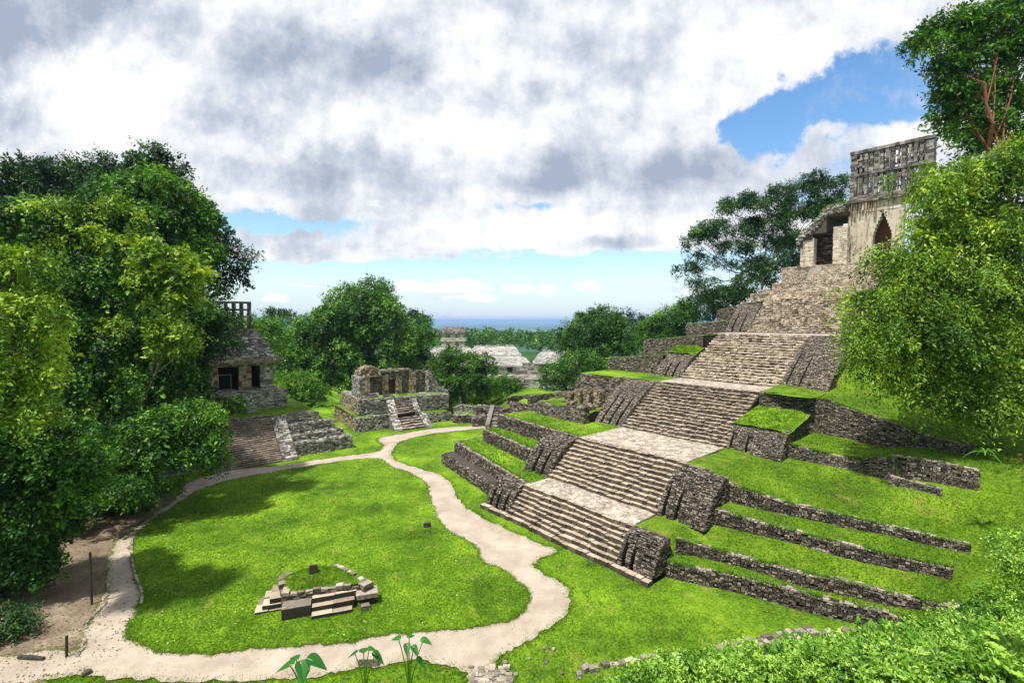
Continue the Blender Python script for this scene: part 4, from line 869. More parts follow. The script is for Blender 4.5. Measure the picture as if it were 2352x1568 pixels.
for a_, b_, s_ in ((5.2, 2.6, .5), (5.9, 2.5, .35), (10.6, 2.6, .5), (11.1, 2.5, .3), (3.4, 3., .7), (3.2, 2.6, .5)):
    mb = MB(); mb.boxes(FX, a_-s_, a_+s_, b_, b_+s_, 4.0-.03*a_, 4.0-.03*a_+s_*.9, j=.1); mb.build('loose_block', [M['grey']], xv)
# stone rows round the foot of the ruin
rocks_n = 0
def rock(x, y, z, s, mat='grey', flat=.7, seed=0, parent=None, name='rock'):
    rs = np.random.RandomState(seed); import bmesh
    bm = bmesh.new(); bmesh.ops.create_icosphere(bm, subdivisions=2, radius=1)
    ax = rs.normal(0, 1, (6, 3)); ax /= np.linalg.norm(ax, axis=1)[:, None]; cut = rs.uniform(.55, .85, 6)
    for v in bm.verts:
        p = np.array(v.co)
        for a_, c_ in zip(ax, cut):
            d = p@a_
            if d > c_: p = p-a_*(d-c_)
        v.co = Vector(p*np.array([s*rs.uniform(.98, 1.02), s*.8, s*flat]))
    me = bpy.data.meshes.new(name); bm.to_mesh(me); bm.free(); me.materials.append(M[mat])
    o = bpy.data.objects.new(name, me); col.objects.link(o); o.location = (x, y, z+s*flat*.35); o.rotation_euler = (0, 0, rs.uniform(0, 6.28))
    at = me.attributes.new('rnd', 'FLOAT', 'FACE'); at.data.foreach_set('value', np.full(len(me.polygons), rs.uniform(.3, .9), np.float32))
    if parent is not None: o.parent = parent
    return o

# ------------------------------------------------------------------ ruins between the two pyramids
rw = root('low_ruin'); tag(rw, 'low rounded stone enclosure half sunk in grass beside the far end of the path', 'ruin')
c0 = atz(1040, 972)[:2]; c1 = atz(1110, 970)[:2]
d_ = (c1-c0)/np.linalg.norm(c1-c0); FR = Frame(c0, d_, (-d_[1], d_[0])); Lr = np.linalg.norm(c1-c0)
rwall(FR, [(0, .4, 0, 1.1), (.8, 0, 0, 1.1), (Lr-.8, 0, 0, 1.1), (Lr, .5, 0, 1.2)], 'wall', rw, 'dark', 'grey', th=.6, rag=.1)
rwall(FR, [(0.2, 4.4, 0, 1.8), (Lr+1, 3.8, 0, 2.0)], 'wall', rw, 'grey', 'grey', th=.7, rag=.25)
rwall(FR, [(.6, 2.2, 0, 1.1), (Lr-1, 2.2, 0, 1.2)], 'wall', rw, 'grey', 'grey', th=.5, rag=.15)
grid_sheet('grass_floor', lambda A, B: FR.w(A, B, .95+.06*vnoise(A, B, 2)), np.linspace(.3, Lr, 14), np.linspace(.5, 4.5, 12), M['lawn'], rw)
rs_ = root('ruined_stair'); tag(rs_, 'short ruined stair with a leaning side slab at the corner of the great pyramid', 'stairs')
q0 = atz(1122, 982)[:2]; FQ = Frame(q0, d_, (-d_[1], d_[0]))
flight(FQ, 0, 2.6, 0, 0, 3.2, 2.0, 7, M['grey'], M['dark'], 'steps', rs_, .6, .05, back=.8)
mb = MB(); mb.hexa(FQ.w(np.array([-.5, .1, 1.2, .6]*2), np.array([-.2, -.3, 3.4, 3.5]*2), np.array([0.1, .1, 2.1, 2.1, .5, .5, 2.6, 2.6]))[None], rnd=np.array([.3])); mb.build('side_slab', [M['grey']], rs_)
mb = MB(); wallbox(mb, FQ, -2.2, -.3, .8, 3.5, 0, 1.5, .2, .34, zl=1.0); mb.build('side_wall', [M['dark']], rs_); mb = MB(); wallbox(mb, FQ, -1.5, 2.5, 3.4, 4.6, 0, 2.3, .2, .34); mb.build('side_wall', [M['dark']], rs_)
rr = root('ruined_wall'); tag(rr, 'broken rows of dark stone blocks on the grass between the path end and the pyramid', 'ruin')
def rwall_px(pts, z0, h, nm, mat='dark', rag=.3, th=.7):
    W_ = [atz(x, y, z0)[:2] for x, y in pts]
    p0 = W_[0]; d1 = (W_[-1]-p0)/np.linalg.norm(W_[-1]-p0); F_ = Frame(p0, d1, (-d1[1], d1[0]))
    pl = [(*F_.inv(*w), z0, z0+h*hh) for w, hh in zip(W_, np.linspace(1, .8, len(W_)))]
    rwall(F_, pl, nm, rr, mat, mat, th=th, rag=rag)
rwall_px([(1150, 955), (1200, 948)], 1.5, .8, 'wall'); rwall_px([(1170, 940), (1222, 942)], 2.0, .9, 'wall', 'mid'); rwall_px([(1165, 925), (1200, 918), (1240, 928)], 2.2, .9, 'wall', 'dark')
rwall_px([(1218, 925), (1290, 915)], 2.6, 1.0, 'wall', 'mid'); rwall_px([(1272, 925), (1335, 935)], 3.6, 1.6, 'wall', 'mid')
mb = MB()
g = grid_sheet('far_bank', lambda X, Y: np.stack([X, Y, 2.6*smooth(Y+.35*X, 66, 78)*smooth(X, -6, 3)*(1-smooth(Y, 86, 100))-.2*vnoise(X, Y, .5)-.6+.6*smooth(X, -6, 3)], -1), np.linspace(-8, 22, 60), np.linspace(60, 102, 70), M['lawn']); tag(g, kind='structure')

# ------------------------------------------------------------------ grassy altar in the lawn
al = root('altar'); tag(al, 'low square grass-topped stone altar with small steps in the middle of the lawn', 'altar')
FA = Frame(atz(645, 1424)[:2], .927*V+.375*U, .375*V-.927*U)        # a: along the front (to the right), b: away
Z0 = LZ
def ablock(a0, a1, b0, b1, z0, z1, mb, sl=.42, j=.03, top=1):
    k = max(1, int((a1-a0)/sl)); E = np.linspace(a0, a1, k+1); kb = max(1, int((b1-b0)/.5)); G = np.linspace(b0, b1, kb+1)
    for i in range(kb): mb.boxes(FA, E[:-1]+.01, E[1:]-.01, G[i]+.01, G[i+1]-.01, z0, z1+np.random.uniform(-.02, .02, k), j=j, top=top)
QA = [(0., .6), (4.45, .15), (2.6, 2.9), (-.4, 2.55)]
def aq(S, T): 
    S, T = np.asarray(S, float), np.asarray(T, float)
    P = [np.array(q) for q in QA]; return [((P[0][k]*(1-S)+P[1][k]*S)*(1-T)+(P[3][k]*(1-S)+P[2][k]*S)*T) for k in (0, 1)]
mb = MB()
for i in range(4):
    p, q = QA[i], QA[(i+1) % 4]; mb.clad(FA.w(*p, Z0-.1), FA.w(*q, Z0-.1), FA.w(*q, .95), FA.w(*p, .95), .17, .35, .05, .12)
mb.prism(FA, QA, Z0-.1, .9); mb.build('base', [M['dark']], al)
mb = MB()
for i in range(4):
    p, q = np.array(QA[i]), np.array(QA[(i+1) % 4]); L_ = np.linalg.norm(q-p); k = int(L_/.36); d = (q-p)/L_; nn = np.array([-d[1], d[0]])
    for t in range(k):
        if random.random() < .1: continue
        a_, b_ = p+d*L_*t/k, p+d*(L_*(t+1)/k-.02); w_ = random.uniform(.3, .55); h_ = random.uniform(1.0, 1.12)
        C4 = [a_-nn*.05, b_-nn*.05, b_+nn*w_, a_+nn*w_]
        mb.hexa(np.array([FA.w(*c, .9) for c in C4]+[FA.w(*c, h_) for c in C4])[None]+np.random.uniform(-.03, .03, (1, 8, 3)), mi=0, top=1)
mb.build('rim', [M['dark'], M['cap']], al)
for i in range(3):
    mb = MB(); ablock(1.45, 3.4+.12*i, -.62+.36*i, .6, Z0-.05, .26+.26*i, mb, .8, j=.014); mb.build('front_step', [M['core'], M['tread']], al)  # near-black sides under pale tops: shade of the risers painted in
mb = MB(); ablock(.05, 1.42, -.22, .7, Z0-.1, .66, mb, 1.4, j=.025); mb.build('corner_block', [M['core'], M['mid']], al)  # shaded sides of the block painted near-black
mb = MB(); ablock(3.6, 4.7, -.35, .45, .5, .72, mb, .6); mb.build('shelf_slab', [M['dark'], M['cap']], al)
mb = MB(); ablock(4.2, 4.6, -.2, .3, Z0-.05, .5, mb); mb.build('support_stone', [M['dark']], al)
mb = MB(); ablock(3.8, 4.25, -.75, -.4, Z0-.05, .36, mb); mb.build('loose_stone', [M['dark'], M['mid']], al)
for i in range(3):
    mb = MB(); ablock(-1.3+.33*i, -.05, .75+.1*i, 2.2+.1*i, Z0-.05, .18+.25*i, mb, .5, j=.02); mb.build('side_step', [M['core'], M['tread']], al)  # same near-black sides, shade put into the colour
mz = lambda S, T: .98+.6*np.sin(np.clip(S, .001, .999)*np.pi)**.6*np.sin(np.clip(T, .001, .999)*np.pi)**.6
grid_sheet('grass_mound', lambda S, T: FA.w(*aq(S*.88+.05, T*.84+.07), mz(S, T)+.03*vnoise(S*16, T*12)), np.linspace(0, 1, 40), np.linspace(0, 1, 34), M['hillgrass'], al)
rs = np.random.RandomState(2); S_ = rs.uniform(.06, .92, 2600); T_ = rs.uniform(.09, .9, 2600)
gb = blades('mound_grass', FA.w(*aq(S_, T_), mz((S_-.05)/.88, (T_-.07)/.84)-.01), .07, .016, M['blade'], 5, .6); gb.parent = al
mb = MB(); mb.boxes(FA, 1.25, 1.68, 1.2, 1.36, 1.35, 1.92, j=.03, rnd=.2); mb.boxes(FA, 1.28, 1.63, 1.2, 1.34, 1.9, 1.98, j=.03, rnd=.4)
tag(mb.build('stone_marker', [M['dark']]), 'small dark upright stone standing on the grassy top of the altar', 'stone')
p = atz(980, 1214); mb = MB(); mb.boxes(FW, p[0]-.2, p[0]+.22, p[1], p[1]+.2, LZ-.05, .42, j=.04, rnd=.2); mb.boxes(FW, p[0]-.17, p[0]+.2, p[1], p[1]+.2, .4, .47, j=.04, rnd=.5)
tag(mb.build('stone_marker', [M['dark']]), 'small dark upright stone alone in the lawn near the path bend', 'stone')

# ------------------------------------------------------------------ foliage
def unit(v): return v/(np.linalg.norm(v, axis=-1, keepdims=True)+1e-9)
def foliage(name, blobs, n, size, mat, parent=None, seed=0, per=16, spray=3.6, droop=.35, shell=.45, wid=.46, lump=.16, up=.35, hue=0., sub=None, flat=.62, cov=1.5):
    """blobs: (centre, radii). Each is broken into many small leafy clusters; leaves sit on short sprays over the clusters."""
    rs = np.random.RandomState(seed)
    Cb = np.array([b[0] for b in blobs], float); Rb = np.array([b[1] for b in blobs], float)
    ar = (Rb[:, 0]*Rb[:, 1]*Rb[:, 2])**(2/3)
    if sub is None: sub = max(size*3.2, .22*np.median(Rb))
    ks = np.maximum(3, (cov*6*ar/(sub*sub)*.5).astype(int)); bi = np.repeat(np.arange(len(blobs)), ks); ns = len(bi)
    d = unit(rs.normal(0, 1, (ns, 3))); d[:, 2] = np.where(d[:, 2] < -.25, -d[:, 2]*.6, d[:, 2]); d = unit(d)
    r = (1-shell*rs.rand(ns)**1.5)*(1+lump*rs.normal(0, 1, ns))
    sc = Cb[bi]+d*Rb[bi]*r[:, None]; sr = sub*rs.uniform(.55, 1.35, ns); so_ = unit(d/Rb[bi])
    sh = rs.normal(0, 1, ns)
    nc = max(6, n//per); si = rs.choice(ns, nc, p=sr**2/np.sum(sr**2))
    e = unit(rs.normal(0, 1, (nc, 3))+so_[si]*.5+np.array([0, 0, .45]))
    rr = rs.rand(nc)**.45
    c = sc[si]+e*(sr[si]*rr)[:, None]*np.array([1, 1, flat])
    c[:, 2] -= sr[si]*.25*(np.abs(e[:, 0])+np.abs(e[:, 1]))
    outw = unit(e*.7+so_[si]*.5)
    t = unit(outw*.8+rs.normal(0, .5, (nc, 3))+np.array([0, 0, -droop]))
    L = size*spray*rs.uniform(.6, 1.3, nc)
    ci = np.repeat(np.arange(nc), per); m = len(ci); s = rs.rand(m)
    side = unit(np.cross(t, rs.normal(0, 1, (nc, 3))))[ci]*np.where(rs.rand(m) < .5, -1, 1)[:, None]
    tt = t[ci]; pos = c[ci]+tt*(L[ci]*s)[:, None]+np.array([0, 0, -1])*(L[ci]*s*s*droop)[:, None]+rs.normal(0, size*.5, (m, 3))
    ld = unit(tt*.6+side*.9+rs.normal(0, .35, (m, 3))+np.array([0, 0, -droop*.6]))
    nr = unit(outw[ci]*.45+np.array([0, 0, up+.2])+rs.normal(0, .5, (nc, 3))[ci]+rs.normal(0, .55, (m, 3)))
    wv = unit(np.cross(nr, ld)); nr = np.cross(ld, wv)
    ln = size*rs.uniform(.7, 1.35, m)*rs.uniform(.75, 1.35, ns)[si][ci]; w = ln*wid
    P0 = pos; P2 = pos+ld*ln[:, None]; mid_ = pos+ld*(ln*.45)[:, None]
    P1 = mid_+wv*w[:, None]*.5+nr*(w*.12)[:, None]; P3 = mid_-wv*w[:, None]*.5+nr*(w*.12)[:, None]
    Vv = np.stack([P0, P1, P2, P3], 1).reshape(-1, 3)
    rnd = np.clip(.46+.17*sh[si][ci]+.12*rs.normal(0, 1, nc)[ci]+.15*rs.normal(0, 1, m)+hue, 0, 1)
    return to_obj(name, Vv, np.arange(m*4).reshape(-1, 4), mat, rnd=rnd, parent=parent)
def pxblobs(l, Y, dk=1.):
    out = []
    for b in l:
        x, y, rx, ry = b[:4]; yy = Y+(b[4] if len(b) > 4 else 0)
        c = aty(x, y, yy); s = yy/FPX; out.append((c, (rx*s, (rx+ry)*.5*s*dk, ry*s)))
    return out
def limbs(mb, base, top, blobs, r0, r1, seed=0, wob=.05, minr=.03, sides=8):
    rs = np.random.RandomState(seed); base = np.array(base, float); top = np.array(top, float); H = np.linalg.norm(top-base)
    T = np.linspace(0, 1, 8); tr = base+(top-base)*T[:, None]+np.c_[rs.normal(0, H*wob*.4, (8, 2)), np.zeros(8)]*np.sin(T*np.pi)[:, None]
    tr[0] = base; tr[-1] = top
    tube(mb, tr, r0+(r1-r0)*T**.8, sides)
    for c, rad in blobs:
        k = rs.randint(3, 8); s = tr[k]; e = np.array(c)+rs.normal(0, .15, 3)*np.array(rad)
        mid_ = (s+e)/2+np.array([0, 0, -.12*np.linalg.norm(e-s)])+rs.normal(0, .05, 3)*np.linalg.norm(e-s)
        ts = np.linspace(0, 1, 7)[:, None]; cv = s*(1-ts)**2+2*mid_*ts*(1-ts)+e*ts**2
        rr_ = (r0+(r1-r0)*T[k]**.8)*.55; tube(mb, cv, np.linspace(rr_, minr, 7), 6)
        for q in range(3):
            s2 = cv[rs.randint(3, 6)]; e2 = np.array(c)+unit(rs.normal(0, 1, 3))*np.array(rad)*.8
            cv2 = s2+(e2-s2)*np.linspace(0, 1, 5)[:, None]+np.array([0, 0, .06])*np.sin(np.linspace(0, np.pi, 5))[:, None]*np.linalg.norm(e2-s2)
            tube(mb, cv2, np.linspace(rr_*.45, minr*.6, 5), 5)
def tree(name, label, cat, blobs, n, size, mat, base, top, r0, bark='bark', seed=0, group=None, trunk=True, **kw):
    t = root(name); tag(t, label, cat, group)
    foliage('crown', blobs, n, size, M[mat], t, seed, **kw)
    if trunk:
        mb = MB(); limbs(mb, base, top, blobs, r0, r0*.45, seed); mb.build('trunk', [M[bark]], t)
    return t
K = 1.
# left jungle -----------------------------------------------------------------
tree('feathery_tree', 'tall dark feathery tree rising behind the vine-covered trees on the left', 'tree',
     pxblobs([(95, 405, 80, 35), (20, 450, 70, 40), (160, 400, 50, 32), (250, 400, 60, 32), (340, 385, 60, 28), (385, 420, 60, 40), (440, 490, 55, 32), (485, 545, 50, 30), (530, 605, 42, 35), (470, 650, 50, 26), (130, 450, 90, 35), (270, 440, 90, 35), (420, 560, 60, 50), (330, 440, 60, 40), (540, 640, 26, 16), (40, 380, 20, 14), (350, 362, 22, 12)], 55, .8),
     int(52000*K), .36, 'leaf_dark', (-46, 57, 2), tuple(aty(300, 500, 55)), .6, seed=11, shell=.9, lump=.2, sub=1.0, cov=.9)
tree('broad_tree', 'bushy mid-green tree crown just right of and behind the vine column', 'tree',
     pxblobs([(370, 450, 80, 50), (400, 520, 70, 60), (330, 430, 50, 30), (430, 600, 60, 60), (370, 560, 60, 60), (430, 680, 40, 56)], 50), int(34000*K), .34, 'leaf_mid', (-40, 52, 1), tuple(aty(380, 640, 50)), .5, seed=12, lump=.2)
tree('vine_covered_tree', 'towering tree smothered in green vines, bright on top and dark below, at the left', 'tree',
     pxblobs([(250, 535, 85, 65), (190, 510, 90, 50), (90, 520, 85, 50), (20, 530, 60, 50), (270, 640, 75, 90), (160, 640, 100, 90), (230, 770, 95, 110), (120, 780, 110, 110), (300, 860, 100, 100), (220, 930, 110, 110), (330, 980, 90, 80), (130, 960, 100, 110), (380, 760, 60, 80), (390, 860, 56, 66), (420, 880, 34, 40)], 40, .8),
     int(95000*K), .29, 'leaf_mid', (-39, 42, 0), tuple(aty(200, 560, 40)), .7, seed=13, droop=.9, shell=.6, lump=.28, wid=.6, sub=.9, cov=1.0, flat=1.2)
tree('pale_leafed_tree', 'slender tree with pale yellow-green broad leaves in front of the vine column', 'tree',
     pxblobs([(385, 590, 50, 26), (350, 640, 40, 35), (420, 620, 45, 30), (390, 680, 46, 36), (400, 750, 36, 40), (410, 800, 36, 34), (340, 580, 35, 18)], 37), int(9500*K), .34, 'leaf_yellow', (-32, 39, 0), tuple(aty(390, 640, 37)), .2, 'barkpale', seed=14, shell=.95, wid=.5, sub=.5, cov=.7, spray=2.5)
tree('layered_tree', 'near tree with drooping tiers of yellow-green leaves at the left edge of the view', 'tree',
     pxblobs([(20, 590, 80, 16), (60, 625, 50, 12), (20, 670, 85, 18), (75, 730, 45, 14), (10, 780, 80, 22), (60, 840, 50, 18), (10, 890, 80, 26), (60, 950, 55, 22), (80, 690, 40, 10), (30, 830, 60, 12)], 22, 1.), int(19000*K), .19, 'leaf_yellow', (-29, 25, 0), tuple(aty(-60, 600, 23)), .3, seed=15, droop=.8, shell=.5, wid=.5, sub=.55)
tree('glossy_shrub_tree', 'dense dark glossy-leaved tree hanging over the bare earth at lower left', 'tree',
     pxblobs([(50, 1020, 100, 90), (125, 1090, 75, 80), (25, 1150, 90, 100), (118, 1190, 56, 58), (45, 1262, 72, 72), (5, 1365, 52, 56), (190, 1100, 50, 60), (90, 1290, 20, 30)], 25.5, .8),
     int(62000*K), .20, 'leaf_mid', (-29, 27, 0), tuple(aty(-20, 1000, 26)), .35, seed=16, droop=.6, shell=.6, wid=.55, hue=-.14, sub=.6, cov=1.1, lump=.2)
tree('spreading_tree', 'low spreading tree whose leafy boughs reach over the path toward the brown stairs', 'tree',
     pxblobs([(400, 985, 85, 40), (450, 1022, 46, 30), (350, 1020, 76, 46), (280, 1045, 76, 56), (435, 950, 46, 24), (478, 1050, 20, 16), (225, 1095, 46, 40), (300, 1075, 46, 28), (415, 1052, 36, 18), (488, 1005, 16, 18)], 36, .7),
     int(48000*K), .26, 'leaf_mid', (-32, 38, 0), tuple(aty(300, 1000, 37)), .3, seed=17, droop=.5, shell=.5, sub=.8)
tree('dark_needle_tree', 'dark fine-leaved branches hanging in front of the left temple roof', 'tree',
     pxblobs([(485, 740, 42, 36), (460, 700, 38, 22), (450, 800, 36, 44), (505, 780, 22, 16), (440, 740, 36, 46), (478, 708, 22, 10), (425, 850, 36, 36), (455, 835, 22, 16), (410, 780, 28, 56)], 43, .8), int(20000*K), .22, 'leaf_dark', (-34, 45, 0), tuple(aty(430, 760, 43)), .3, seed=18, shell=.8, sub=.8, hue=.1)
tree('shrub', 'leafy shrub at the foot of the left temple steps', 'shrub', pxblobs([(520, 935, 42, 16), (480, 945, 40, 22), (545, 925, 20, 9), (450, 930, 40, 25)], 51), int(9000*K), .2, 'leaf_mid', tuple(aty(490, 960, 51)), tuple(aty(500, 935, 51)), .1, seed=19, shell=.8)
tree('shrub', 'low creeping shrub beside the path below the spreading tree', 'shrub', pxblobs([(280, 1165, 60, 16), (340, 1140, 50, 12), (400, 1120, 26, 10), (240, 1190, 40, 14)], 37), int(9000*K), .14, 'leaf_mid', tuple(aty(300, 1180, 36)), tuple(aty(300, 1160, 37)), .06, seed=20, shell=.9, trunk=False)
mb = MB()
foliage('sunlit_vine', pxblobs([(250, 500, 75, 34), (190, 480, 90, 26), (90, 490, 85, 26), (10, 495, 60, 30), (290, 560, 50, 60), (130, 560, 80, 40), (300, 760, 50, 70), (330, 860, 50, 40), (400, 800, 40, 60)], 39, .7), int(15000*K), .27, M['leaf_yellow'], [o for o in col.objects if o.name.startswith('vine_covered_tree')][0], 131, droop=.7, sub=.55, shell=.8, cov=.6, hue=.0)  # yellower new growth; the sunlit look of the tops is in the leaf colour
tag(foliage('jungle_undergrowth', pxblobs([(200, 1150, 50, 34), (255, 1135, 50, 30), (130, 1180, 60, 50), (60, 1220, 80, 60), (0, 1260, 80, 70), (310, 1120, 40, 20), (0, 1200, 90, 60)], 33, .8), 26000, .22, M['leaf_mid'], None, 211, sub=.7, hue=-.15), kind='stuff')
# dim mass of jungle behind the front trees
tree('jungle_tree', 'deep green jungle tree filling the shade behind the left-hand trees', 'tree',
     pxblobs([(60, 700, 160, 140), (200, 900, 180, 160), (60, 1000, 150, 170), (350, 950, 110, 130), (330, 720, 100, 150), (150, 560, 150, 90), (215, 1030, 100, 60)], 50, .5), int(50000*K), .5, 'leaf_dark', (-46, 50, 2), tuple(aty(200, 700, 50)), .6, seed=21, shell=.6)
for k, (x_, y_, r_) in enumerate(((-46, 26, 6), (-52, 38, 7), (-62, 50, 8), (-44, 14, 5), (-60, 22, 6))):
    z_ = float(ground_z(x_, y_)); tree('jungle_tree', 'jungle tree standing deep in the woods off to the left of the plaza', 'tree', [((x_, y_, z_+r_*1.5), (r_, r_, r_*.8)), ((x_+r_*.5, y_-2, z_+r_*.9), (r_*.8, r_*.8, r_*.7)), ((x_-r_*.5, y_+2, z_+r_*.8), (r_*.8, r_*.8, r_*.7))], 9000, .5, 'leaf_mid', (x_, y_, z_-.5), (x_, y_, z_+r_*1.6), .4, seed=400+k, group='jungle trees off to the left of the plaza')
tree('shrub', 'dark low shrub in the bottom left corner beside the bare earth', 'shrub', pxblobs([(0, 1440, 40, 36), (-10, 1500, 44, 26), (25, 1470, 18, 16)], 22), 7000, .14, 'leaf_dark', tuple(aty(-10, 1500, 22)), tuple(aty(-10, 1450, 22)), .06, seed=219, hue=.1)
# middle distance --------------------------------------------------------------
tree('great_tree', 'massive round-crowned green tree standing alone behind the small ruin', 'tree',
     pxblobs([(840, 730, 95, 62), (770, 770, 70, 60), (905, 770, 70, 60), (830, 690, 55, 32), (720, 810, 62, 55), (790, 840, 80, 60), (880, 840, 70, 40), (700, 860, 60, 40), (890, 700, 30, 20), (800, 672, 24, 14), (860, 660, 34, 14), (780, 720, 45, 36), (760, 880, 80, 40), (690, 760, 36, 26)], 96, .9),
     int(95000*K), .46, 'leaf_far', (-32, 98, -2), tuple(aty(855, 770, 96)), 1.1, seed=31, shell=.5, lump=.14, sub=1.7, hue=.1)
tree('tree', 'darker tree leaning out from the right side of the great round tree', 'tree', pxblobs([(945, 770, 38, 50), (955, 740, 26, 24), (940, 820, 40, 40), (970, 770, 18, 24)], 108), int(22000*K), .4, 'leaf_dark', (-21, 108, -4), tuple(aty(945, 790, 108)), .6, seed=32, shell=.6, sub=1.6)
tree('tree', 'mid-green tree right behind the left temple roof', 'tree', pxblobs([(610, 760, 50, 36), (640, 800, 50, 50), (600, 800, 40, 40), (660, 840, 50, 50), (640, 880, 50, 36), (650, 740, 36, 16)], 104), int(36000*K), .36, 'leaf_fresh', (-48, 104, -2), tuple(aty(630, 800, 104)), .6, seed=33, hue=-.2, sub=1.6)
tree('tree', 'thin flat-topped tree poking above the forest between the left temple and the great tree', 'tree', pxblobs([(645, 722, 34, 7), (625, 718, 14, 5), (668, 727, 16, 5)], 120), int(2600*K), .4, 'leaf_dark', (-56, 120, -4), tuple(aty(648, 735, 120)), .2, seed=34, shell=.9, spray=3)
tree('tree', 'short yellow-green tree at the right foot of the left temple platform', 'tree', pxblobs([(690, 880, 40, 28), (720, 905, 36, 20), (670, 905, 30, 18), (745, 915, 20, 12)], 84), int(16000*K), .28, 'leaf_mid', (-38, 84, 0), tuple(aty(700, 890, 84)), .3, seed=35, hue=.15)
def palmish(name, label, x, y, z, n, L, mat, seed, cat='plant'):
    rs = np.random.RandomState(seed); mb = MB(); Q = []
    for i in range(n):
        an = rs.uniform(0, 6.28); el = rs.uniform(.3, 1.2); l = L*rs.uniform(.7, 1.1); d = np.array([math.cos(an), math.sin(an), 0]); sd = np.array([-d[1], d[0], 0])
        pts = [np.array([x, y, z])+d*l*t*math.cos(el)+np.array([0, 0, 1])*(l*t*math.sin(el)*1.2-l*.9*t*t) for t in np.linspace(0, 1, 6)]
        ws = [.03, .09, .1, .08, .05, .004]
        for k in range(5): Q.append([pts[k]-sd*ws[k]*l*.7, pts[k]+sd*ws[k]*l*.7, pts[k+1]+sd*ws[k+1]*l*.7, pts[k+1]-sd*ws[k+1]*l*.7])
    mb.quads(Q, rnd=.6); o = mb.build(name, [M[mat]]); tag(o, label, cat); return o
palmish('strap_leaf_plant', 'bright clump of arching strap leaves between the grey terraces and the small ruin', *aty(738, 935, 70), 16, 2.6, 'leaf_mid', 4)
tree('round_tree', 'small round dark-green tree with a dark trunk in front of the distant palace', 'tree',
     pxblobs([(1060, 835, 55, 32), (1015, 850, 34, 28), (1108, 860, 40, 34), (1060, 870, 60, 30), (1000, 880, 22, 18), (1125, 885, 26, 20), (1040, 815, 30, 16), (1085, 895, 40, 20)], 80, .9), int(34000*K), .27, 'leaf_mid', (-8.1, 80.5, 0), tuple(aty(1062, 870, 80)), .5, seed=41, shell=.6, lump=.25, hue=-.05)
tree('shrub', 'olive shrub under the round tree, left of its trunk', 'shrub', pxblobs([(1010, 915, 30, 20), (1035, 930, 24, 14), (985, 900, 16, 12)], 79), int(7000*K), .22, 'leaf_yellow', tuple(aty(1015, 940, 79)), tuple(aty(1015, 920, 79)), .1, seed=42, hue=-.25)
tree('shrub', 'yellowish shrub under the round tree, right of its trunk', 'shrub', pxblobs([(1100, 920, 26, 18), (1125, 905, 22, 18)], 82), int(6000*K), .22, 'leaf_yellow', tuple(aty(1105, 940, 82)), tuple(aty(1105, 920, 82)), .1, seed=43, hue=.05)
tree('bushy_tree', 'dense green bush tree between the round tree and the palace steps', 'tree', pxblobs([(1150, 895, 34, 26), (1175, 885, 26, 18), (1130, 900, 30, 24), (1185, 905, 20, 14)], 88), int(14000*K), .26, 'leaf_mid', (-2, 88, 0), tuple(aty(1150, 900, 88)), .25, seed=44)
tree('tree', 'tall loose green tree left of the pyramid walls', 'tree', pxblobs([(1385, 745, 55, 38), (1340, 770, 45, 40), (1420, 780, 50, 40), (1370, 805, 70, 40), (1400, 720, 26, 18), (1320, 800, 34, 34), (1460, 800, 40, 30)], 98, .9), int(44000*K), .34, 'leaf_mid', (18, 98, 0), tuple(aty(1385, 770, 98)), .6, seed=45, shell=.6, lump=.25, hue=-.1, sub=1.6)
tree('tree', 'feathery tree with a ragged top behind the tall loose tree', 'tree', pxblobs([(1450, 725, 34, 12), (1430, 745, 40, 22), (1480, 760, 40, 24), (1490, 735, 20, 12)], 116), int(9000*K), .38, 'leaf_dark', (30, 116, 4), tuple(aty(1450, 745, 116)), .4, seed=46, shell=.8)
tree('bushy_tree', 'rounded bush tree covering the foot of the palace steps', 'tree', pxblobs([(1290, 860, 44, 30), (1330, 840, 44, 36), (1260, 885, 30, 20), (1320, 880, 40, 24), (1370, 850, 30, 30)], 86), int(26000*K), .27, 'leaf_mid', (10, 86, 0), tuple(aty(1300, 870, 86)), .3, seed=47, hue=-.05)
tree('tree', 'leafy tree right behind the left upper terraces of the pyramid', 'tree', pxblobs([(1540, 735, 34, 24), (1515, 755, 34, 26), (1560, 715, 24, 18), (1590, 725, 26, 24), (1480, 775, 26, 18), (1550, 760, 30, 14)], 90), int(24000*K), .3, 'leaf_mid', (30, 92, 8), tuple(aty(1545, 745, 90)), .4, seed=48)
tree('tree', 'dark tree crown pressed against the side of the upper pyramid', 'tree', pxblobs([(1620, 700, 36, 26), (1660, 690, 40, 26), (1700, 680, 36, 24), (1650, 720, 36, 16), (1740, 650, 40, 40), (1790, 610, 36, 40), (1820, 570, 24, 50)], 96), int(34000*K), .32, 'leaf_dark', (46, 97, 15), tuple(aty(1680, 690, 96)), .5, seed=49, hue=.1)
tree('open_tree', 'airy tree with pale bare forking branches left of the temple on the pyramid', 'tree',
     pxblobs([(1900, 425, 40, 22), (1850, 430, 40, 24), (1800, 445, 36, 24), (1740, 470, 44, 22), (1690, 475, 36, 16), (1660, 530, 50, 20), (1600, 555, 30, 16), (1620, 530, 20, 12), (1595, 590, 30, 12), (1580, 620, 28, 16), (1610, 655, 36, 16), (1690, 570, 44, 20), (1760, 520, 44, 26), (1830, 490, 46, 34), (1890, 480, 40, 36), (1730, 610, 40, 18), (1790, 560, 36, 26), (1650, 605, 30, 12), (1930, 440, 14, 20), (1640, 675, 30, 14)], 86, 1.),
     int(60000*K), .34, 'leaf_dark', tuple(aty(1745, 690, 86)), tuple(aty(1760, 560, 86)), .3, 'barkpale', seed=50, shell=.8, lump=.15, sub=1.1, cov=.8, hue=.15)
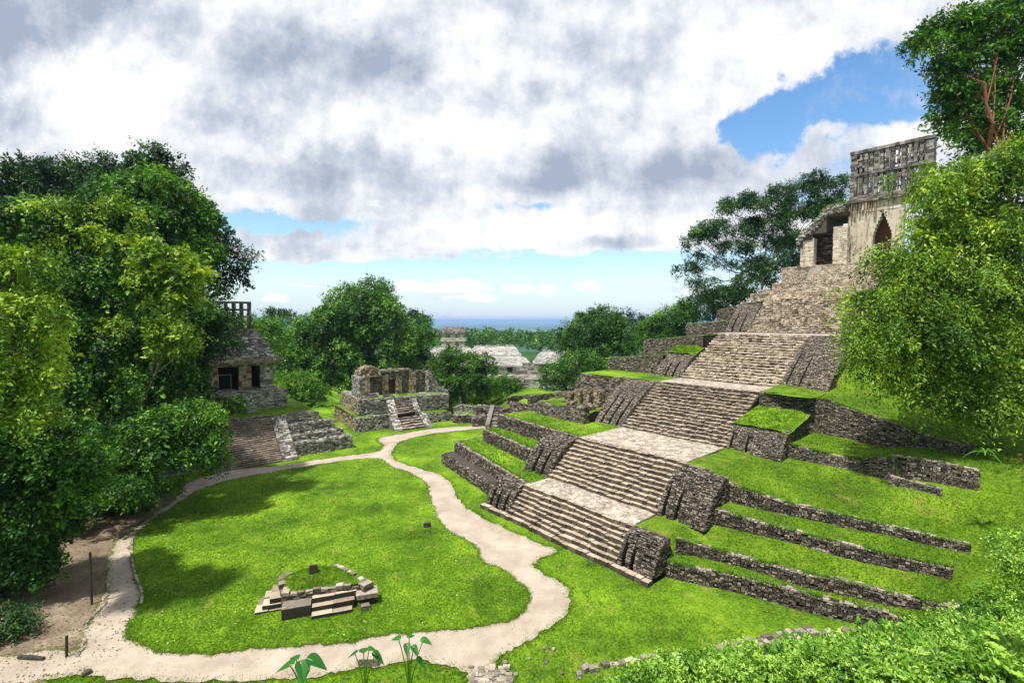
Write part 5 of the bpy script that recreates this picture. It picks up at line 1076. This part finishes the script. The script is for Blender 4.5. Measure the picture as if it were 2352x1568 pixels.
# right side --------------------------------------------------------------------
tree('red_barked_tree', 'tall tree with red bark and open dark crown at the upper right corner', 'tree',
     pxblobs([(2200, 70, 60, 36), (2140, 105, 40, 24), (2280, 60, 70, 50), (2340, 40, 50, 50), (2190, 150, 50, 30), (2240, 120, 50, 30), (2330, 130, 60, 50), (2175, 205, 40, 30), (2230, 200, 50, 40), (2330, 220, 50, 50), (2210, 270, 45, 40), (2290, 290, 50, 40), (2345, 320, 26, 50), (2225, 320, 40, 26), (2310, 10, 40, 18)], 38, .7),
     int(46000*K), .27, 'leaf_mid', tuple(aty(2325, 520, 36)), tuple(aty(2262, 190, 36)), .17, 'barkred', seed=51, shell=.8, lump=.15, sub=.75)
t = tree('feathery_shrub_tree', 'huge bright yellow-green feathery tree covering the right flank of the pyramid', 'tree',
     pxblobs([(2150, 440, 70, 60), (2240, 400, 90, 60), (2330, 380, 80, 70), (2180, 520, 90, 80), (2300, 520, 120, 110), (2110, 600, 90, 70), (2230, 640, 120, 90), (2340, 680, 90, 110), (2060, 690, 80, 60), (2150, 740, 110, 90), (2010, 760, 65, 55), (2080, 810, 85, 65), (2240, 800, 110, 80), (1995, 820, 40, 34), (2160, 865, 66, 46), (2260, 900, 90, 70), (2340, 860, 80, 100), (2050, 865, 40, 26), (2130, 915, 36, 20), (2230, 930, 60, 34)], 31, .7),
     int(170000*K), .22, 'leaf_yellow', (30.5, 31, 8), tuple(aty(2290, 640, 31)), .3, seed=52, droop=.85, shell=.8, lump=.3, wid=.38, spray=5.5, sub=.62, cov=1.1, hue=-.07, per=22)
palmish('strap_leaf_plant', 'dark strap-leaved plant in the shade under the huge yellow-green tree', *aty(2262, 1040, 25), 14, 1.0, 'leaf_mid', 5)
# ground cover on the near slope ---------------------------------------------------
rs = np.random.RandomState(61)
def cover_pts(n, poly_px, seed):
    rs = np.random.RandomState(seed); out = []
    pts = np.array(poly_px, float); mn, mx = pts.min(0), pts.max(0)
    for _ in range(n*6):
        if len(out) >= n: break
        x, y = rs.uniform(mn, mx)
        if not inpoly(np.array([x]), np.array([y]), pts)[0]: continue
        d = ray(x, y); ts = np.linspace(4, 60, 500); P = CAM+d*ts[:, None]; g_ = near_z(P[:, 0], P[:, 1])
        k = np.argmax(P[:, 2] < g_)
        if k > 0: out.append(P[k])
    return np.array(out)
def near_z(x, y):
    a, b = FC.inv(x, y); return np.where((a > 10.1) & (b > 1), np.maximum(ground_z(x, y), hill_z(a, b)), ground_z(x, y))
def cover(name, label, cat, poly, n, R_, size, mat, seed, hue=0., kind=None, hz=.8):
    C_ = cover_pts(max(6, n), poly, seed); rs = np.random.RandomState(seed)
    bl = [(c+np.array([0, 0, R_*.15]), (R_*rs.uniform(.6, 1.3), R_*rs.uniform(.6, 1.3), R_*hz*rs.uniform(.5, 1.3))) for c in C_]
    o = foliage(name, bl, int(n*2600*R_*R_/(size*size*100)*1.4), size, M[mat], None, seed, droop=.2, shell=.6, wid=.55, up=.8, hue=hue, spray=3.2)
    tag(o, label, cat, kind=kind); return o
tag(cover('ground_cover', None, None, [(1380, 1590), (1480, 1565), (1570, 1540), (1700, 1532), (1900, 1500), (2060, 1478), (2150, 1460), (2230, 1425), (2290, 1395), (2352, 1370), (2352, 1580), (1380, 1590)], 330, .6, .125, 'leaf_fresh', 62, kind='stuff', hz=.6, hue=.06), kind='stuff')
cover('broad_leaf_cover', None, None, [(1600, 1545), (1900, 1515), (2150, 1475), (2300, 1400), (2352, 1390), (2352, 1580), (1600, 1580)], 46, .5, .20, 'leaf_mid', 66, kind='stuff', hz=.6, hue=.12)
tag(foliage('bush', pxblobs([(2345, 1262, 34, 36), (2335, 1310, 36, 40), (2350, 1360, 50, 60), (2320, 1400, 40, 40), (2370, 1300, 50, 90)], 13, 1.), 5200, .10, M['leaf_fresh'], None, 63, shell=.6, wid=.5, hue=.1), 'bright leafy bush at the right edge standing above the ground cover', 'bush')

# ------------------------------------------------------------------ small things
def post(px, py0, py1, r, label, lean=0.):
    b = atz(px[1], py1); d = ray(px[0], py0); t = b[1]/d[1]; tp = CAM+d*t; mb = MB()
    T = np.linspace(0, 1, 5)[:, None]; tube(mb, b+(np.array([tp[0], b[1], tp[2]])-b)*T-np.array([0, 0, .05])*(1-T), [r]*5, 8)
    tag(mb.build('post', [M['wood']]), label, 'post')
post((207, 211), 1268, 1388, .055, 'tall thin dark post standing on the bare earth at lower left')
post((153, 153), 1459, 1508, .055, 'short dark post standing on the bare earth near the bottom left corner')
post((420, 424), 1090, 1115, .05, 'tiny dark post beside the path under the spreading tree')
def litter(name, pts, z, s0, s1, mat, seed):
    rs = np.random.RandomState(seed); n = len(pts); an = rs.uniform(0, 6.28, n); L = rs.uniform(s0, s1, n); d = np.stack([np.cos(an), np.sin(an), rs.normal(0, .15, n)], 1); e = np.stack([-d[:, 1], d[:, 0], rs.normal(0, .2, n)], 1)
    c = np.c_[pts, np.full(n, z)]; Q = np.stack([c-d*L[:, None], c-e*L[:, None]*.5, c+d*L[:, None], c+e*L[:, None]*.5], 1).reshape(-1, 3)
    tag(to_obj(name, Q, np.arange(4*n).reshape(-1, 4), M[mat], rnd=rs.rand(n)), kind='stuff')
M['litter'] = stone_mat('dry_leaf', [(0, (.05, .03, .015)), (.6, (.16, .10, .05)), (1, (.34, .24, .12))], .1, 0)
M['petal'] = plain('pale_petal', (.7, .7, .5))
p = scatter_poly(pathP, 1600, dn, 31); p = p[~inpoly(p[:, 0], p[:, 1], lawnP)]
litter('path_litter', p[:1000], .045, .014, .036, 'litter', 1)
p = scatter_poly(dirtP, 2600, dn, 32); litter('earth_litter', p, .05, .02, .07, 'litter', 2)
p = scatter_poly(lawnP, 260, dn, 33); litter('fallen_petals', p, LZ+.07, .02, .05, 'petal', 3)
# kerb along the left of the lawn
kp = catmull(onground([(303, 1240), (302, 1270), (309, 1320), (325, 1362), (324, 1390)]), 10, False)
mb = MB()
for p0, p1 in zip(kp[:-1], kp[1:]):
    d = (p1-p0)/np.linalg.norm(p1-p0); nn = np.array([-d[1], d[0]]); q = [p0-nn*.05, p1-nn*.05, p1+nn*.07, p0+nn*.07]
    mb.hexa(np.array([[*x, 0.] for x in q]+[[*x, .17] for x in q])[None]+np.random.uniform(-.01, .01, (1, 8, 3)))
tag(mb.build('kerb', [M['cap']]), 'thin pale kerb holding the left edge of the lawn', 'kerb')
# stones edging the earth bank
i = 0
edge = catmull(onground([(250, 1345), (246, 1370), (240, 1388), (222, 1408), (205, 1425), (196, 1445)]), 5, False)
for k, (x, y) in enumerate(edge): rock(x+random.uniform(-.06, .06), y+random.uniform(-.06, .06), .02, random.uniform(.07, .14), 'cap', .8, 100+k, name='edging_stone')
edge2 = catmull(onground([(192, 1470), (188, 1490), (178, 1508)]), 5, False)
for k, (x, y) in enumerate(edge2): rock(x+random.uniform(-.06, .06), y+random.uniform(-.06, .06), .02, random.uniform(.07, .14), 'cap', .8, 200+k, name='edging_stone')
for o in list(col.objects):
    if o.name.startswith('edging_stone'): tag(o, 'small pale stone in the row edging the bare earth at lower left', 'stone', 'pale stones edging the earth bank')
for x, y, s_, lb in ((1250, 1487, .13, 'small pale stone lying on the lawn below the path bend, the left one of two'), (1272, 1492, .12, 'small pale stone lying on the lawn below the path bend, the right one of two')):
    p = atz(x, y); tag(rock(p[0], p[1], 0, s_, 'cap', .8, int(x)), lb, 'stone')
p = atz(845, 1532); mb = MB(); mb.boxes(FW, p[0]-.42, p[0]+.42, p[1], p[1]+.25, 0, .38, j=.03, rnd=.8, top=1)
tag(mb.build('stone_block', [M['dark'], M['path']]), 'flat-topped stone block at the path edge behind the middle big-leaved plant', 'stone')
p = atz(75, 1512); mb = MB(); tube(mb, [p+np.array([-.6, 0, .08]), p+np.array([0, -.05, .1]), p+np.array([.6, -.1, .08])], [.09, .1, .08], 8)
tag(mb.build('log', [M['wood']]), 'short dark log lying on the earth at the bottom left corner', 'log')
p = atz(232, 1548); tag(rock(p[0]-.6, p[1], 0, .2, 'dark', 1., 77, name='stump'), 'dark tree stump at the bottom edge left of the path', 'stump')
# low wall along the foot of the near slope
lw = root('low_wall'); tag(lw, 'crumbling low wall of pale stones along the foot of the near slope', 'wall')
pl = catmull(np.array([atz(x, y)[:2] for x, y in ((1312, 1549), (1380, 1532), (1450, 1521), (1540, 1512))]), 9, False)
def stones_along(pl, z, sz, parent, seed, name='stone_course', mat='cap', rows=1):
    mb = MB(); rs = np.random.RandomState(seed); seg = np.diff(pl, axis=0); L_ = np.r_[0, np.cumsum(np.linalg.norm(seg, axis=1))]; t = 0.
    while t < L_[-1]:
        w = sz*rs.uniform(.6, 1.7); x = np.interp(t, L_, pl[:, 0]); y = np.interp(t, L_, pl[:, 1]); k = min(np.searchsorted(L_, t, 'right')-1, len(seg)-1)
        d = seg[k]/np.linalg.norm(seg[k]); an = math.atan2(d[1], d[0])+rs.normal(0, .25)
        for r in range(rows):
            if rs.rand() < .12: continue
            f_ = Frame((x-d[1]*(r*.34+rs.normal(0, .05)), y+d[0]*(r*.34+rs.normal(0, .05))), (math.cos(an), math.sin(an)), (-math.sin(an), math.cos(an)))
            mb.boxes(f_, 0, w, -.5*sz*rs.uniform(.7, 1.2), .5*sz*rs.uniform(.7, 1.2), z-.1, z+sz*rs.uniform(.3, .9), j=.035)
        t += w*.95
    return mb.build(name, [M[mat]], parent)
stones_along(pl, 0, .26, lw, 1)
pl = catmull(np.array([atz(x, y)[:2] for x, y in ((1660, 1505), (1740, 1487), (1820, 1472), (1870, 1462), (1915, 1470))]), 9, False); stones_along(pl, 0, .3, lw, 2, rows=2)
pl = catmull(np.array([atz(x, y)[:2] for x, y in ((1935, 1478), (1990, 1465), (2050, 1445), (2100, 1428))]), 8, False); stones_along(pl, 0, .38, lw, 3, mat='mid', rows=2)
rs = np.random.RandomState(9); k_ = 0
for x, y in ((1215, 1512), (1255, 1520), (1160, 1522), (1330, 1556), (1290, 1545), (1400, 1552), (1185, 1548), (1500, 1540), (1450, 1548)):
    p = atz(x, y); tag(rock(p[0], p[1], 0, rs.uniform(.1, .2), 'mid', .6, 300+k_), 'loose stone half buried in the rough grass at the foot of the near slope', 'stone', 'loose stones at the foot of the near slope'); k_ += 1
# rubble at the bottom mouth of the path
mb = MB(); rs = np.random.RandomState(12)
for k in range(70):
    p = atz(rs.uniform(1075, 1165), rs.uniform(1535, 1585)); s_ = rs.uniform(.08, .2); mb.boxes(FW, p[0], p[0]+s_*1.4, p[1], p[1]+s_, 0, .04+s_*.3, j=.03)
tag(mb.build('path_rubble', [M['cap']]), kind='stuff')
# big-leaved plants at the bottom edge
def elephant_ear(px, leaves, D, label, seed, base_px):
    """leaves: (tip of stem px, py, size, heading) at distance D"""
    rs = np.random.RandomState(seed); t = root('big_leaved_plant'); tag(t, label, 'plant', None)
    b = aty(base_px[0], base_px[1], D)
    for (lx, ly, s_, hd, tilt) in leaves:
        e = aty(lx, ly, D+rs.uniform(-.25, .25)); mb = MB()
        ts = np.linspace(0, 1, 9)[:, None]; m_ = (b+e)/2+np.array([(e[0]-b[0])*-.25, 0, .12]); cv = b*(1-ts)**2+2*m_*ts*(1-ts)+e*ts**2
        tube(mb, cv, np.linspace(.018, .009, 9), 6, rnd=.4); mb.build('stem', [M['leaf_fresh']], t)
        # heart-shaped blade, folded along its midrib and drooping to the tip
        n_ = 12; Q = []
        h = np.array([math.cos(hd), math.sin(hd)*.4, 0]); h = h/np.linalg.norm(h); sd = np.array([-h[1], h[0], 0])
        def bp(u_, v_):  # u_ along -0.25..1, v_ -1..1
            w = np.interp(u_, [-.3, -.2, 0, .2, .5, .8, 1.], [.12, .34, .46, .45, .33, .14, .0])*s_
            notch = -.0 if u_ >= 0 else .0
            z = -tilt*u_*s_*.8-.35*u_*u_*s_*.5+abs(v_)*w*.28
            return e+h*(u_*s_*.9)+sd*(v_*w)+np.array([0, 0, z])
        us = np.linspace(-.3, 1, n_)
        for a_, c_ in zip(us[:-1], us[1:]):
            for v0, v1 in ((-1, -.5), (-.5, -.06 if a_ < -.02 else 0), (.06 if a_ < -.02 else 0, .5), (.5, 1)):
                Q.append([bp(a_, v0), bp(a_, v1), bp(c_, v1), bp(c_, v0)])
        ml = MB(); ml.quads(Q, rnd=.45+rs.uniform(-.15, .15)); ml.build('leaf', [M['leaf_big']], t, smooth=True)
    return t
M['leaf_big'] = leaf_mat('big_glossy_leaf', [(0, (.01, .07, .01)), (.5, (.03, .17, .02)), (1, (.08, .30, .04))], .35)
elephant_ear((700, 1560), [(665, 1527, .34, 2.9, .5), (692, 1527, .26, -1.3, .9), (715, 1515, .34, -.1, .5), (680, 1512, .2, 2.2, .1), (700, 1535, .26, -1.6, 1.)], 9.0, 'big-leaved plant at the bottom edge, the leftmost of three', 1, (695, 1600))
elephant_ear((835, 1540), [(815, 1500, .22, 2.8, .7), (835, 1495, .24, 1.7, .1), (862, 1502, .24, -.5, .9), (848, 1490, .18, .4, .2)], 10.5, 'big-leaved plant at the bottom edge in front of the flat stone block', 2, (838, 1600))
elephant_ear((945, 1520), [(915, 1466, .22, 2.6, .2), (940, 1462, .18, 1.2, .1), (972, 1470, .24, -.2, .3), (935, 1482, .18, -1.5, .8), (950, 1486, .18, -1.2, .7), (962, 1515, .2, -.6, 1.)], 10.5, 'big-leaved plant at the bottom edge, tallest and rightmost of three', 3, (940, 1600))

# ------------------------------------------------------------------ distant palace
pal = root('palace'); tag(pal, 'sprawling pale stone palace with long sloping roofs in the distance beyond the plaza', 'palace')
YP = 170.
def pw(px, py, y=YP): return aty(px, py, y)
def pbox(mb, x0, x1, y0, y1, dY=0., depth=8., mi=0, clad=True, rh=.5, sl=1.2):
    y = YP+dY; A = aty(x0, y1, y); B = aty(x1, y1, y); T = aty(x0, y0, y)
    if clad: wallbox(mb, FW, A[0], B[0], y, y+depth, A[2], T[2], rh, sl, mi=mi, prot=.08)
    else: mb.boxes(FW, A[0], B[0], y, y+depth, A[2], T[2], mi=mi)
def mansard(x0, x1, ye, yt, inset, dY, depth, nm='roof', mat='palegrey', comb_=True):
    y = YP+dY; s = y/FPX; a = aty(x0, ye, y); b = aty(x1, ye, y); t = aty(x0, yt, y); ins = inset*s; d2 = depth*.28
    z0, z1 = a[2], t[2]; X0, X1 = a[0], b[0]; zm = z0+(z1-z0)*.72
    mb = MB()
    lo = [(X0, y), (X1, y), (X1, y+depth), (X0, y+depth)]; mi_ = [(X0+ins*.55, y+d2*.7), (X1-ins*.55, y+d2*.7), (X1-ins*.55, y+depth-d2), (X0+ins*.55, y+depth-d2)]; hi = [(X0+ins, y+d2*1.6), (X1-ins, y+d2*1.6), (X1-ins, y+depth-d2*1.5), (X0+ins, y+depth-d2*1.5)]
    for (L_, zl, H_, zh) in ((lo, z0, mi_, zm), (mi_, zm, hi, z1)):
        for i in range(4):
            j = (i+1) % 4
            mb.clad((*L_[i], zl), (*L_[j], zl), (*H_[j], zh), (*H_[i], zh), .5, 1.1, .08, .3)
        mb.hexa(np.array([(*p, zl) for p in L_]+[(*p, zh-.05) for p in H_])[None], rnd=np.array([.4]))
    mb.boxes(FW, X0-.4, X1+.4, y-.4, y+depth+.4, z0-.45, z0+.02, rnd=.6)
    if comb_:
        E = np.linspace(X0+ins, X1-ins, 30); mb.boxes(FW, E[:-1], E[1:]-.1, y+depth*.45, y+depth*.55, z1-.1, z1+np.random.uniform(.2, .7, 29), j=.05)
    return mb.build(nm, [M[mat]], pal)
M['palegrey'] = stone_mat('pale_grey_roof_stone', [(0, (.14, .135, .125)), (.4, (.33, .32, .30)), (1, (.62, .60, .56))], .45, .04, nscale=.25, tint=(.13, .125, .12))
M['palewall'] = stone_mat('pale_palace_wall', [(0, (.22, .20, .17)), (.4, (.46, .42, .36)), (1, (.70, .65, .57))], .35, .03, nscale=.3, tint=(.14, .13, .115))
mansard(1075, 1195, 815, 797, 14, 8, 9); mansard(1085, 1222, 839, 820, 22, 0, 8, comb_=False)
mansard(960, 1110, 838, 800, 34, 4, 9); mansard(1228, 1330, 833, 809, 18, 3, 8)
mb = MB()
pbox(mb, 1088, 1216, 840, 862, .8, 7); pbox(mb, 965, 1105, 838, 862, 5, 7); pbox(mb, 1232, 1330, 834, 858, 4, 7); pbox(mb, 1080, 1195, 815, 840, 9, 6)
mb.build('gallery_wall', [M['palewall']], pal)
mb = MB()
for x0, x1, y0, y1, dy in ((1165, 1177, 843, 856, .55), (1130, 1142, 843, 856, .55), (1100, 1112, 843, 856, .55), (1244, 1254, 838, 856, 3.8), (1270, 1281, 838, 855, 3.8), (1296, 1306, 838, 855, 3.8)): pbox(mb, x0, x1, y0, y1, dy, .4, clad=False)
mb.build('doorway', [M['black']], pal)  # black boxes set on the wall paint the shade of the openings
mb = MB(); pbox(mb, 1186, 1236, 842, 862, -1., 2.5, rh=.6); pbox(mb, 1200, 1226, 834, 846, -.6, 2.); mb.build('ruined_wall', [M['grey']], pal)
for k, (y0, y1, dy) in enumerate(((862, 872, -2), (871, 890, -4), (889, 905, -7), (904, 930, -10), (928, 1010, -12))):
    mb = MB(); pbox(mb, 960-k*10, 1350+k*10, y0, y1, dy, 20+k*3, rh=.7, sl=1.6); mb.build('platform', [M['palewall'] if k == 0 else M['grey']], pal)
tw = root('tower'); tag(tw, 'square three-storey stone tower rising from the distant palace', 'tower')
yT = YP+10
def tp(px, py): return aty(px, py, yT)
mb = MB(); 
def tbox(mb, x0, x1, y0, y1, depth, dy=0., mi=0, cl=True):
    A = aty(x0, y1, yT+dy); B = aty(x1, y1, yT+dy); T = aty(x0, y0, yT+dy)
    if cl: wallbox(mb, FW, A[0], B[0], yT+dy, yT+dy+depth, A[2], T[2], .5, .9, mi=mi, prot=.06)
    else: mb.boxes(FW, A[0], B[0], yT+dy, yT+dy+depth, A[2], T[2], mi=mi)
dpt = 8.
tbox(mb, 1013, 1067, 796, 870, dpt); mb.build('base', [M['palewall']], tw)
for xs in ((1014, 1025), (1034, 1046), (1055, 1066)):
    for dy in (0, dpt-1.6):
        mb = MB(); tbox(mb, *xs, 783, 797, 1.6, dy); mb.build('lower_pier', [M['palewall']], tw)
mb = MB(); tbox(mb, 1012, 1068, 776, 784, dpt+.6, -.3); mb.build('floor_band', [M['palewall']], tw)
for xs in ((1016, 1024), (1034, 1046), (1056, 1064)):
    for dy in (.3, dpt-1.6):
        mb = MB(); tbox(mb, *xs, 765, 777, 1.4, dy); mb.build('upper_pier', [M['palewall']], tw)
mb = MB(); tbox(mb, 1012, 1067, 762, 766, dpt+.6, -.3); mb.build('eave', [M['comb']], tw)
A = aty(1014, 762, yT); B = aty(1066, 762, yT); T = aty(1020, 750, yT); T2 = aty(1059, 750, yT)
mb = MB(); lo = [(A[0], yT), (B[0], yT), (B[0], yT+dpt), (A[0], yT+dpt)]; hi = [(T[0], yT+.9), (T2[0], yT+.9), (T2[0], yT+dpt-.9), (T[0], yT+dpt-.9)]
for i in range(4):
    j = (i+1) % 4; mb.clad((*lo[i], A[2]), (*lo[j], A[2]), (*hi[j], T[2]), (*hi[i], T[2]), .4, .8, .08, .2)
mb.hexa(np.array([(*p, A[2]) for p in lo]+[(*p, T[2]-.03) for p in hi])[None]); mb.build('roof', [M['comb']], tw)

# ------------------------------------------------------------------ forest, plain, haze
def far_z(x, y):
    r = np.hypot(x, y); return -15-95*smooth(r, 380, 1500)-.0*r
rr_ = np.r_[np.linspace(60, 400, 40), np.geomspace(420, 60000, 90)]; th = np.linspace(R(-75), R(75), 120)
g = grid_sheet('plain', lambda T, Rr: np.stack([np.sin(T)*Rr, np.cos(T)*Rr, far_z(np.sin(T)*Rr, np.cos(T)*Rr)], -1), th, rr_, None, smooth=True)
def plain_mat():
    m, n = newmat('forested_plain'); pos = n('NewGeometry').outputs['Position']
    a = n('TexNoise', {'Vector': n('Mapping', {'Vector': pos, 'Scale': (.0006, .00025, 0)}).outputs[0], 'Scale': 1., 'Detail': 8., 'Roughness': .7}).outputs[0]
    f = n('TexNoise', {'Vector': pos, 'Scale': .02, 'Detail': 6., 'Roughness': .7}).outputs[0]
    c = n.ramp(n.m('ADD', n.m('MULTIPLY', a, .8), n.m('MULTIPLY', f, .2)), [(.36, (.015, .045, .012)), (.52, (.05, .11, .03)), (.6, (.22, .27, .13)), (.7, (.05, .1, .03))])
    b = n('BsdfPrincipled', {'Base Color': c, 'Roughness': 1.}); b.inputs['Specular IOR Level'].default_value = 0.
    n('OutputMaterial', {0: b.outputs[0]}); return m
g.data.materials.clear(); g.data.materials.append(plain_mat()); tag(g, kind='structure')
rs = np.random.RandomState(71); bl = []
for k in range(900):
    y = rs.uniform(215, 620); x = rs.uniform(-1.0, .9)*y*.6; 
    zt = 15-(26+rs.uniform(-4, 10)+(y-215)*-.0)/FPX*y if y < 420 else 15-30/FPX*y-rs.uniform(0, 4)
    zt = min(zt, 9.6-.02*(y-215)); r_ = rs.uniform(5, 9); bl.append(((x, y, zt-r_*.75), (r_, r_, r_*.8)))
tag(foliage('forest', bl, 190000, .9, M['leaf_far'], None, 72, shell=.35, spray=2.5, wid=.7, lump=.2, droop=.1, up=.9), kind='stuff')
bl = []; rs = np.random.RandomState(75)
for k in range(330):
    y = rs.uniform(86, 150); x = rs.uniform(-34, 26)
    zt = 15-(rs.uniform(186, 200) if -2 < x*100/y < 8 or y < 95 else rs.uniform(150, 200))/FPX*y; r_ = rs.uniform(1.6, 3.2)
    bl.append(((x, y, zt-r_*.8), (r_, r_, r_*.8)))
tag(foliage('undergrowth', bl, 70000, .42, M['leaf_far'], None, 76, shell=.3, hue=.15, sub=1.2), kind='stuff')
hv = MB(); hv.hexa(np.array([(-32000, -120, -125), (32000, -120, -125), (32000, 61000, -125), (-32000, 61000, -125), (-32000, -120, 60), (32000, -120, 60), (32000, 61000, 60), (-32000, 61000, 60)], float)[None])
m, n_ = newmat('air'); pv = n_('VolumePrincipled', {'Color': (.38, .58, .95, 1), 'Density': 1.1e-4, 'Anisotropy': 0.}); o_ = n_('OutputMaterial'); n_.link(pv.outputs[0], o_.inputs['Volume'])
tag(hv.build('haze', [m]), kind='stuff')
for o in list(col.objects):
    if 'base' in o.keys(): del o['base']
